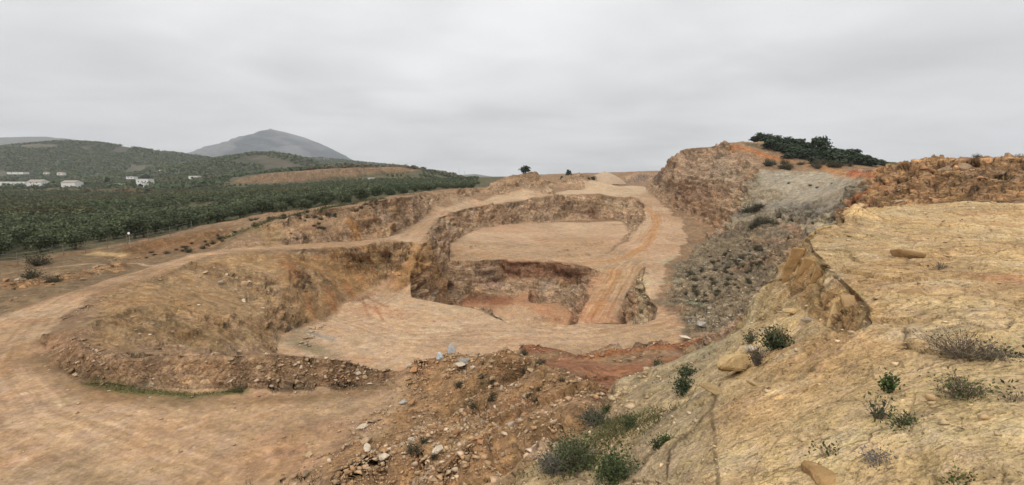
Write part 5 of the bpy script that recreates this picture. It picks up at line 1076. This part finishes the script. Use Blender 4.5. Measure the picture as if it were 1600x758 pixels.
for a in ((1152,588,92,'big angular boulder with a flat pale top and dark underside on the lower ledge','lime',1.0,73),(1174,550,26,'small pale wedge of stone behind the big angular boulder','pale',.9,74),
          (1178,610,24,'knobby stone against the near side of the big angular boulder','lime',.8,75),(1120,622,52,'broken block below the big angular boulder','lime',.6,76),(1238,488,30,'fallen block at the foot of the fractured ledge face, nearest the slabs','lime',.8,77),(1265,505,22,'small stone at the foot of the fractured ledge face, beside the fallen block','pale',.8,78)):
    rock(a[0], a[1], a[2], a[4], a[3], None, 'boulder', 'boulder', sink=.34, seed=a[6], zs=a[5], tilt=.06)
# loose small stone everywhere, one mass
tmr = []
R = random.Random(9)
for k in range(12):
    bm = bmesh.new()
    for p in rock_pts(R, R.choice((6, 7, 8)), (1, R.uniform(.6, .95), R.uniform(.4, .75))): bm.verts.new(p)
    bmesh.ops.convex_hull(bm, input=bm.verts); bmesh.ops.delete(bm, geom=[v for v in bm.verts if not v.link_faces], context='VERTS'); bmesh.ops.triangulate(bm, faces=bm.faces); bm.verts.index_update()
    tmr.append((np.array([v.co for v in bm.verts], np.float32), np.array([[v.index for v in f.verts] for f in bm.faces], np.int32))); bm.free()
area = np.zeros((NT, NR)); e1 = np.linalg.norm(np.diff(Pg, axis=0), axis=-1); e2 = np.linalg.norm(np.diff(Pg, axis=1), axis=-1); area[:-1,:-1] = e1[:, :-1]*e2[:-1]
rr_ = r; wgt = ((np.clip(rub, 0, 1)**1.3*1.0+(1.5*HEAPM+1.5*BERM+4*bank+.9*REDB)*sstep(-.25, .35, wf[0]+.6*wn[1]))+.012*(1-lime)*(1-grove)*(1-flat)+.045*flat+.40*lime)*area.ravel()
wgt *= np.where(rr_ < 130, 1, .25)*np.clip(24/np.maximum(rr_, 2), .22, 3.0)**1.1; wgt[rr_ > 230] = 0
NROCK = 80000
ids = RNG.choice(len(wgt), NROCK, p=wgt/wgt.sum()); V = []; Fc = []; Cc = []; off = 0
pal = np.array([(.56,.47,.36),(.36,.255,.15),(.31,.185,.10),(.27,.20,.13),(.40,.30,.19)])
for i in ids:
    v, f = tmr[RNG.integers(12)]; rub_i = rub[i]
    s = min((.055 if HEAPM[i] > .3 else .07)/(RNG.random()**.8+.05), .8)*(.32+.011*min(rr_[i], 60)) if rub_i > .2 else min(.05/(RNG.random()**.7+.1), .35)*(.25+.02*min(rr_[i], 40))
    a = RNG.random()*6.28; c_, s_ = math.cos(a), math.sin(a); sc_ = s*np.array([1, 1, .6+.5*RNG.random()])
    q_ = v*sc_; q_ = np.stack([q_[:,0]*c_-q_[:,1]*s_, q_[:,0]*s_+q_[:,1]*c_, q_[:,2]+q_[:,0]*.3*(RNG.random()-.5)], 1)+Pd[i]+Nf[i]*s*.12
    V.append(q_); Fc.append(f+off); off += len(v)
    cl_ = pal[RNG.integers(5)]; cc_ = (cl_*.42+col[i]*.75)*(.7+.6*RNG.random()); Cc.append(np.tile(cc_, (len(v), 1)))
o = obj('rubble', mesh_from('rubble', np.concatenate(V), np.concatenate(Fc), tmat('rubble_stone', .2, 6), np.concatenate(Cc))); o['kind'] = 'stuff'

# gravel stockpile on the far plaza
pk = Vector(D(945,268,372)); bz = seat(pk.x, pk.y)[0].z; hh = max(3, pk.z-bz)
U = np.linspace(0, 2*math.pi, 73)[:-1]; Q = np.linspace(0, 1, 26); uu, qq = np.meshgrid(U, Q, indexing='ij'); rad = 15*(1+.12*np.sin(uu*2+1)+.1*np.sin(uu*3))
vx, vy = np.cos(uu)*qq*rad, np.sin(uu)*qq*rad; vz = hh*(1-qq**1.1)*(1-.0*qq)+.4*fbm(vx/2, vy/2, 0*vx, 3, 3)-3.2*qq**3; I = np.arange(uu.size).reshape(uu.shape)
qf = np.stack([I[:,:-1], np.roll(I, -1, 0)[:,:-1], np.roll(I, -1, 0)[:,1:], I[:,1:]], -1).reshape(-1, 4)[:, ::-1]
o = obj('gravel_stockpile', mesh_from('gravel_stockpile', np.stack([vx, vy, vz], -1).reshape(-1, 3), qf, mat('gravel', (.36,.26,.17), .95, .25, 1.5, bump=.4), None, True), None, (pk.x, pk.y, bz)); tag(o, 'pale cone of crushed gravel heaped at the far end of the quarry', 'stockpile')

# ================================================================== shrubs
M_TWIG = tmat('dry_twig', .25, 8); M_GREEN = tmat('shrub_leaf', .25, 6, .7, .15)
def twigs(w, h, n, seed, c1, c2, lean=.9, rad=.005, branch=3, straight=.25):
    R = random.Random(seed); mb = MB(); tips = []; cols = []
    def add(p, rr):
        n0 = len(mb.v); mb.tube(p, rr, 3); t = R.random(); cols.extend([tuple(a*(1-t)+b*t for a, b in zip(c1, c2))]*(len(mb.v)-n0))
    for _ in range(n):
        a = R.uniform(0, 6.283); q = R.random()**.6*lean; L = R.uniform(.6, 1.0)
        d_ = Vector((math.cos(a)*q*w*.5, math.sin(a)*q*w*.5, h*R.uniform(.55, 1.0)*(1-.45*q)))
        p = [Vector((math.cos(a)*.05*w*R.random(), math.sin(a)*.05*w*R.random(), -.02))]
        for k in range(1, 5): p.append(p[0]+d_*(k/4)*L+Vector((R.gauss(0, 1), R.gauss(0, 1), R.gauss(0, .6)))*straight*.1*w*(k/4))
        add(p, [rad, rad*.85, rad*.7, rad*.5, rad*.3]); tips.append((p[-1], p[-1]-p[-2])); tips.append((p[3], p[3]-p[2])); tips.append((p[2], p[2]-p[1]))
        for b in range(branch):
            k = R.choice((1, 2, 3)); s_ = p[k].lerp(p[k+1], R.random()) if k < 4 else p[k]; dd = (d_.normalized()+Vector((R.gauss(0, 1), R.gauss(0, 1), R.gauss(.2, .6)))*.75).normalized()*h*R.uniform(.15, .38)
            q1 = s_+dd*.5+Vector((R.gauss(0, 1), R.gauss(0, 1), R.gauss(0, 1)))*.015*w; q2 = s_+dd
            add([s_, q1, q2], [rad*.55, rad*.4, rad*.22]); tips.append((q2, dd)); tips.append((q1, dd))
    return mb, cols, tips
def leaves(tips, n, size, seed, c1, c2, spread=.03, zmax=None):
    R = np.random.default_rng(seed); T = [t for t in tips if zmax is None or t[0].z < zmax] or tips; V = []; Cc = []; n = int(n*2.1); size *= .66; spread *= 1.15
    for k in range(n):
        p, d_ = T[R.integers(len(T))]; c = np.array(p)+R.normal(size=3)*spread; dr = np.array(d_.normalized())*.5+R.normal(size=3)*.7; dr /= np.linalg.norm(dr); sd_ = np.cross(dr, R.normal(size=3)); sd_ /= np.linalg.norm(sd_)
        s = size*(.6+.8*R.random()); V += [c-sd_*s*.06, c+dr*s*.5-sd_*s*.3, c+dr*s, c+dr*s*.5+sd_*s*.3]; t = R.random(); Cc += [np.array(c1)*(1-t)+np.array(c2)*t]*4
    return np.array(V), np.array(Cc)
DRY1, DRY2 = (.085,.062,.045), (.23,.18,.125); PUR1, PUR2 = (.095,.07,.062), (.19,.15,.125); GR1, GR2 = (.030,.040,.018), (.085,.095,.045); TAN1, TAN2 = (.30,.22,.12), (.42,.33,.19)
def shrub(px_, py_, wpx, hpx, n, nl, label, seed, tw=(DRY1, DRY2), lf=(GR1, GR2), lsize=.05, lean=.9, zmax=None, branch=3, rad=.005, spread=.03, name='shrub', cat='shrub', straight=.25, group=None):
    p, _ = ground_at(px_, py_); dep = p.y*CP-p.z*SP; w_ = wpx/F*dep; h_ = hpx/F*dep*1.1
    e = empty(name, p-Vector((0,0,.02)), 0, label, cat, group); mb, cols, tips = twigs(w_, h_, n, seed, *tw, lean=lean, rad=rad*max(.6, dep/6), branch=branch, straight=straight)
    me_ = mb.mesh('shrub_stem', M_TWIG); a = me_.attributes.new('tint', 'FLOAT_COLOR', 'POINT'); a.data.foreach_set('color', np.concatenate([np.array(cols), np.ones((len(cols), 1))], 1).astype(np.float32).ravel()); obj('stem', me_, e)
    if nl:
        v, c_ = leaves(tips, nl, lsize, seed, *lf, spread=spread, zmax=None if zmax is None else zmax*h_); obj('foliage', mesh_from('shrub_foliage', v, np.arange(len(v)).reshape(-1, 4), M_GREEN, c_), e)
    return e
shrub(1512,560,120,62,110,260,'largest dry twiggy shrub on the limestone ledge, dense and dark at its base',1,(PUR1,DRY2),((.06,.06,.03),(.12,.11,.06)),.035,1.0,.45)
shrub(1580,568,70,22,50,60,'low sprawling dead twigs trailing beside the largest dry shrub',2,(PUR1,PUR2),lean=1.1)
shrub(1512,638,86,50,60,260,'smaller dry shrub with a green middle, in front of the largest one',3,(DRY1,PUR2),((.07,.085,.03),(.14,.15,.06)),.035,1.0,.6)
shrub(1393,625,34,40,14,190,'bright green upright sprig growing from the ledge',4,(GR1,GR2),(GR1,(.10,.15,.05)),.045,.35,spread=.02)
shrub(1378,665,46,52,24,50,'thin bare twigs rising left below the green sprig',5,(PUR1,PUR2),lean=.8)
shrub(1420,676,60,20,26,240,'low green and purplish creeping tuft below the green sprig',6,(PUR1,PUR2),(GR1,(.09,.12,.045)),.035,1.1)
shrub(1385,732,66,20,60,220,'grey-purple matted cushion plant near the bottom of the ledge',7,((.13,.11,.105),(.24,.21,.195)),((.12,.105,.095),(.2,.18,.15)),.03,1.1)
shrub(1503,760,44,16,14,160,'small green plant cut by the bottom edge of the view',8,(GR1,GR2),(GR1,(.09,.13,.04)),.03,1)
shrub(1592,645,44,36,14,10,'sparse bare twig at the outer rim of the ledge',9,(DRY1,DRY2))
shrub(1468,416,30,18,16,12,'tiny dead twig bush high on the ledge behind the thin flake',10,(DRY1,PUR2))
shrub(1302,722,50,34,18,20,'wispy dry stalks above the tilted orange flake',11,(DRY1,TAN2))
shrub(1214,548,36,42,46,560,'dense dark green bush with tall dry stalks beside the big angular boulder',12,(DRY1,TAN1),((.028,.045,.022),(.075,.095,.045)),.07,.8,.62,rad=.006,spread=.05)
shrub(1222,545,60,74,16,0,'tall thin dry stalks standing through the dense dark green bush',13,(TAN1,TAN2),lean=.75,branch=1)
shrub(1186,578,34,46,38,60,'brown leafless twig bush against the big angular boulder',14,(DRY1,PUR2),lean=.8)
shrub(1172,535,26,24,20,170,'small grey-green bush tucked behind the pale wedge stone',15,(DRY1,DRY2),((.05,.06,.035),(.1,.11,.06)),.05)
shrub(1066,612,30,26,24,480,'dark green bush on the pale slope, lower of two joined clumps',16,(GR1,DRY2),((.028,.045,.022),(.075,.095,.045)),.065,spread=.05)
shrub(1078,590,32,18,20,330,'dark green bush on the pale slope, upper of two joined clumps',17,(GR1,DRY2),((.028,.045,.022),(.075,.095,.045)),.065,spread=.05)
shrub(1030,580,22,26,26,120,'spiky grey-green tussock on the brink of the pale lip',18,((.07,.075,.045),(.16,.15,.09)),((.05,.06,.035),(.1,.11,.06)),.06,.8,branch=0)
shrub(964,632,20,44,50,0,'tan dry grass tuft standing on the pale lip edge',19,(TAN1,TAN2),lean=.5,branch=0)
shrub(934,675,54,44,60,520,'bushy plant with grey dead stalks and green foot at the lip above the heap',20,((.15,.13,.11),(.28,.25,.21)),(GR1,GR2),.06,.9,.6,spread=.05)
shrub(952,652,16,20,12,180,'small bright green plant beside the grey-stalked bush',21,(GR1,GR2),(GR1,(.08,.12,.04)),.055)
shrub(988,672,30,24,18,240,'low green plant in the hollow right of the tan grass tuft',22,(GR1,DRY2),(GR1,(.08,.11,.04)),.05)
shrub(1040,690,14,18,10,130,'tiny green sprig on the pale slope, upper of a pair',23,(GR1,GR2),(GR1,(.08,.12,.04)),.045)
shrub(1025,697,12,22,8,110,'tiny dark green sprig on the pale slope, lower of a pair',24,(GR1,GR2),lsize=.045)
shrub(905,738,80,54,110,1000,'large mixed green bush of weeds at the bottom of the slope',25,((.10,.085,.06),(.24,.20,.14)),(GR1,(.10,.125,.05)),.06,1.0,.8,spread=.07)
shrub(962,752,72,52,90,900,'bright green weedy bush right of the large mixed bush',26,((.07,.08,.04),(.2,.18,.11)),(GR1,(.09,.13,.045)),.055,.9,.85,spread=.07)
shrub(868,752,60,44,90,260,'greyish purple dead bush left of the large mixed bush',27,((.12,.105,.095),(.24,.21,.185)),(GR1,GR2),.05,1.0,.5)
# spiky dark tufts on the heap and slopes
TUFT = []
for s in range(4):
    mb, cols, tips = twigs(1.0, .62, 60, 300+s, (.055,.042,.03), (.15,.115,.075), 1.0, .012, 1, .3)
    me_ = mb.mesh('tuft_stem', M_TWIG); a = me_.attributes.new('tint', 'FLOAT_COLOR', 'POINT'); a.data.foreach_set('color', np.concatenate([np.array(cols), np.ones((len(cols), 1))], 1).astype(np.float32).ravel())
    v, c_ = leaves(tips, 240, .09, s, (.03,.034,.018), (.085,.08,.045), .06); TUFT.append((me_, mesh_from('tuft_foliage', v, np.arange(len(v)).reshape(-1, 4), M_GREEN, c_)))
def tuft(px_, py_, wpx, label, group=None, seed=0, name='thorn_tuft', cat='tuft', parts=True):
    p, _ = ground_at(px_, py_); dep = p.y*CP-p.z*SP; R_ = random.Random(seed+int(px_*5+py_)); t = TUFT[R_.randrange(4)]
    e = empty(name, p-Vector((0,0,.03)), R_.random()*6.28, label, cat, group, 1.3*wpx/F*dep); e.scale.z *= R_.uniform(.8, 1.25)
    obj('stem', t[0], e); obj('foliage', t[1], e); return e
for a in ((847,648,17,'largest round thorn tuft on the right shoulder of the heap'),(832,636,16,'greener tuft just left of the largest round one on the heap'),(818,556,14,'thorn tuft on the crest of the red berm'),(765,582,12,'thorn tuft on the heap crest behind the boulders'),(843,580,14,'thorn tuft near the top of the heap slope, below the red berm'),(815,580,16,'broad tuft at the upper middle of the heap'),
          (650,742,26,'big dark thorn tuft near the bottom left of the heap'),(668,728,16,'low green-brown tuft above the big dark one at the heap bottom'),(765,720,16,'dark tuft in rubble at the lower middle of the heap'),(848,570,12,'small tuft just right of the heap crest line'),(842,615,10,'small tuft above the largest round one on the heap'),(790,672,12,'small tuft on the bare patch edge of the heap'),(744,565,8,'tiny tuft beside the upright bluish boulder'),(685,745,14,'ragged tuft beside the white-faced block')):
    tuft(*a)
R = random.Random(31)
for k in range(26): 
    a, b = R.uniform(690, 790), R.uniform(585, 672)
    if not inpoly(a, b, [(690,640),(760,585),(795,600),(780,650),(730,675)]): continue
    tuft(a, b, R.uniform(7, 17), 'dark dry thorn tuft in the bare brown hollow of the heap', 'thorn tufts in the hollow of the heap', k)
for k in range(14): tuft(R.uniform(870, 940), R.uniform(585, 650), R.uniform(6, 13), 'brown dry tuft on the shaded right flank of the heap', 'dry tufts on the right flank of the heap', k)
for k in range(190):
    a, b = R.uniform(1050, 1200), R.uniform(370, 500)
    if not inpoly(a, b, [(1060,430),(1120,400),(1180,372),(1205,400),(1195,430),(1130,470),(1075,480)]): continue
    tuft(a, b, R.uniform(5, 11), 'small dark scrub tuft dotted on the grey scree slope', 'scrub tufts on the scree', k, 'scrub_tuft')
for k in range(16): tuft(R.uniform(1165, 1240), R.uniform(330, 358), R.uniform(9, 20), 'dark olive-green scrub in the thicket at the foot of the grey slab', 'scrub thicket under the grey slab', k, 'scrub_bush', 'bush')
for k in range(20): tuft(R.uniform(1195, 1345), R.uniform(256, 267), R.uniform(8, 16), 'low dark bush on the orange band above the grey slab', 'bushes above the grey slab', k, 'scrub_bush', 'bush')
for a in ((1232,288,5),(1265,290,6),(1275,294,5),(1300,288,4)): tuft(*a, 'small lone bush clinging to the pale grey slab', 'lone bushes on the grey slab', 1, 'scrub_bush', 'bush')
for a in ((1411,250,22,'long low bush on the notch where the orange ridge begins'),(1452,246,12,'dark round bush on the crest of the orange ridge'),(1487,246,10,'small grey bush right of the round one on the ridge crest'),(1527,248,16,'flat bush on the ridge crest midway along'),(1575,254,14,'bush near the far end of the ridge crest'),(1594,256,20,'broad dark bush at the end of the ridge crest')):
    p = zat(a[0], {1411:87, 1452:79, 1487:76, 1527:73, 1575:69, 1594:67}[a[0]]); dep = p.y; e = empty('scrub_bush', p-Vector((0,0,.1)), a[0], a[3], 'bush', None, a[2]/F*dep); t = TUFT[a[0] % 4]; obj('stem', t[0], e); obj('foliage', t[1], e)
for k in range(34):
    t_ = R.random(); a = 420+t_*175; b = np.interp(a, [420,500,545,595], [341,331,326,313])+R.uniform(0, 5)
    tuft(a, b, R.uniform(4, 9), 'dark bush along the grassy crest of the upper quarry wall', 'bushes along the upper wall crest', k, 'scrub_bush', 'bush')
for a in ((492,352,8),(500,357,10),(507,358,9),(498,350,7),(478,345,5),(455,366,4),(470,362,4)): tuft(*a, 'dark bush on the sandy slope of the upper terrace', 'bushes on the sandy slope', 2, 'scrub_bush', 'bush')
for k in range(26): a = R.uniform(215, 400); b = np.interp(a, [215,300,345,400], [402,390,378,350])+R.uniform(-9, 4); tuft(a, b, R.uniform(4, 10), 'dark brown scrub along the foot of the red embankment', 'scrub below the red embankment', k, 'scrub_bush', 'bush')
tuft(62,414,30,'wide dark thicket on the dirt shelf before the grove',None,3,'scrub_bush','bush'); tuft(52,442,26,'dark scrub on the rubble bank beside the haul road',None,4,'scrub_bush','bush'); tuft(85,440,20,'second dark scrub on the rubble bank, nearer the berm',None,5,'scrub_bush','bush')
# thin grass
V = []; Cc = []; R2 = np.random.default_rng(4)
gz = cap([(880,740),(920,705),(955,680),(990,672)], 60, .95)*lime*sstep(-.15, .35, wf[0])+.35*cap([(830,745),(900,690)], 40, .95)*lime; w_ = gz*area.ravel()
pool = [(w_, 5200, (.055,.075,.025), (.20,.17,.085), .045)]
w2 = cap([(150,600),(220,612),(300,618),(370,612)], 8, .9)*area.ravel(); pool.append((w2, 2600, (.05,.07,.022), (.13,.13,.05), .07))
w3 = cap([(350,372),(400,355),(430,342),(500,331),(600,311)], 7, .9)*area.ravel(); pool.append((w3, 2600, (.05,.065,.025), (.14,.125,.06), .35))
for w_, n_, c1_, c2_, hh in pool:
    if w_.sum() <= 0: continue
    for i in R2.choice(len(w_), n_, p=w_/w_.sum()):
        p = Pd[i]+R2.normal(size=3)*np.array([.05,.05,0]); a = R2.random()*6.28; h_ = hh*(.5+R2.random()); dx = np.array([math.cos(a), math.sin(a), 0]); ln = R2.normal(size=3)*.4*h_; wd_ = .07*h_+.003
        V += [p-dx*wd_, p+dx*wd_, p+ln*.5+np.array([0,0,h_*.6])+dx*wd_*.6, p+ln*1.6+np.array([0,0,h_*.8])]; t = R2.random(); Cc += [np.array(c1_)*(1-t)+np.array(c2_)*t]*4
o = obj('grass', mesh_from('grass', np.array(V), np.arange(len(V)).reshape(-1, 4), M_GREEN, np.array(Cc))); o['kind'] = 'stuff'
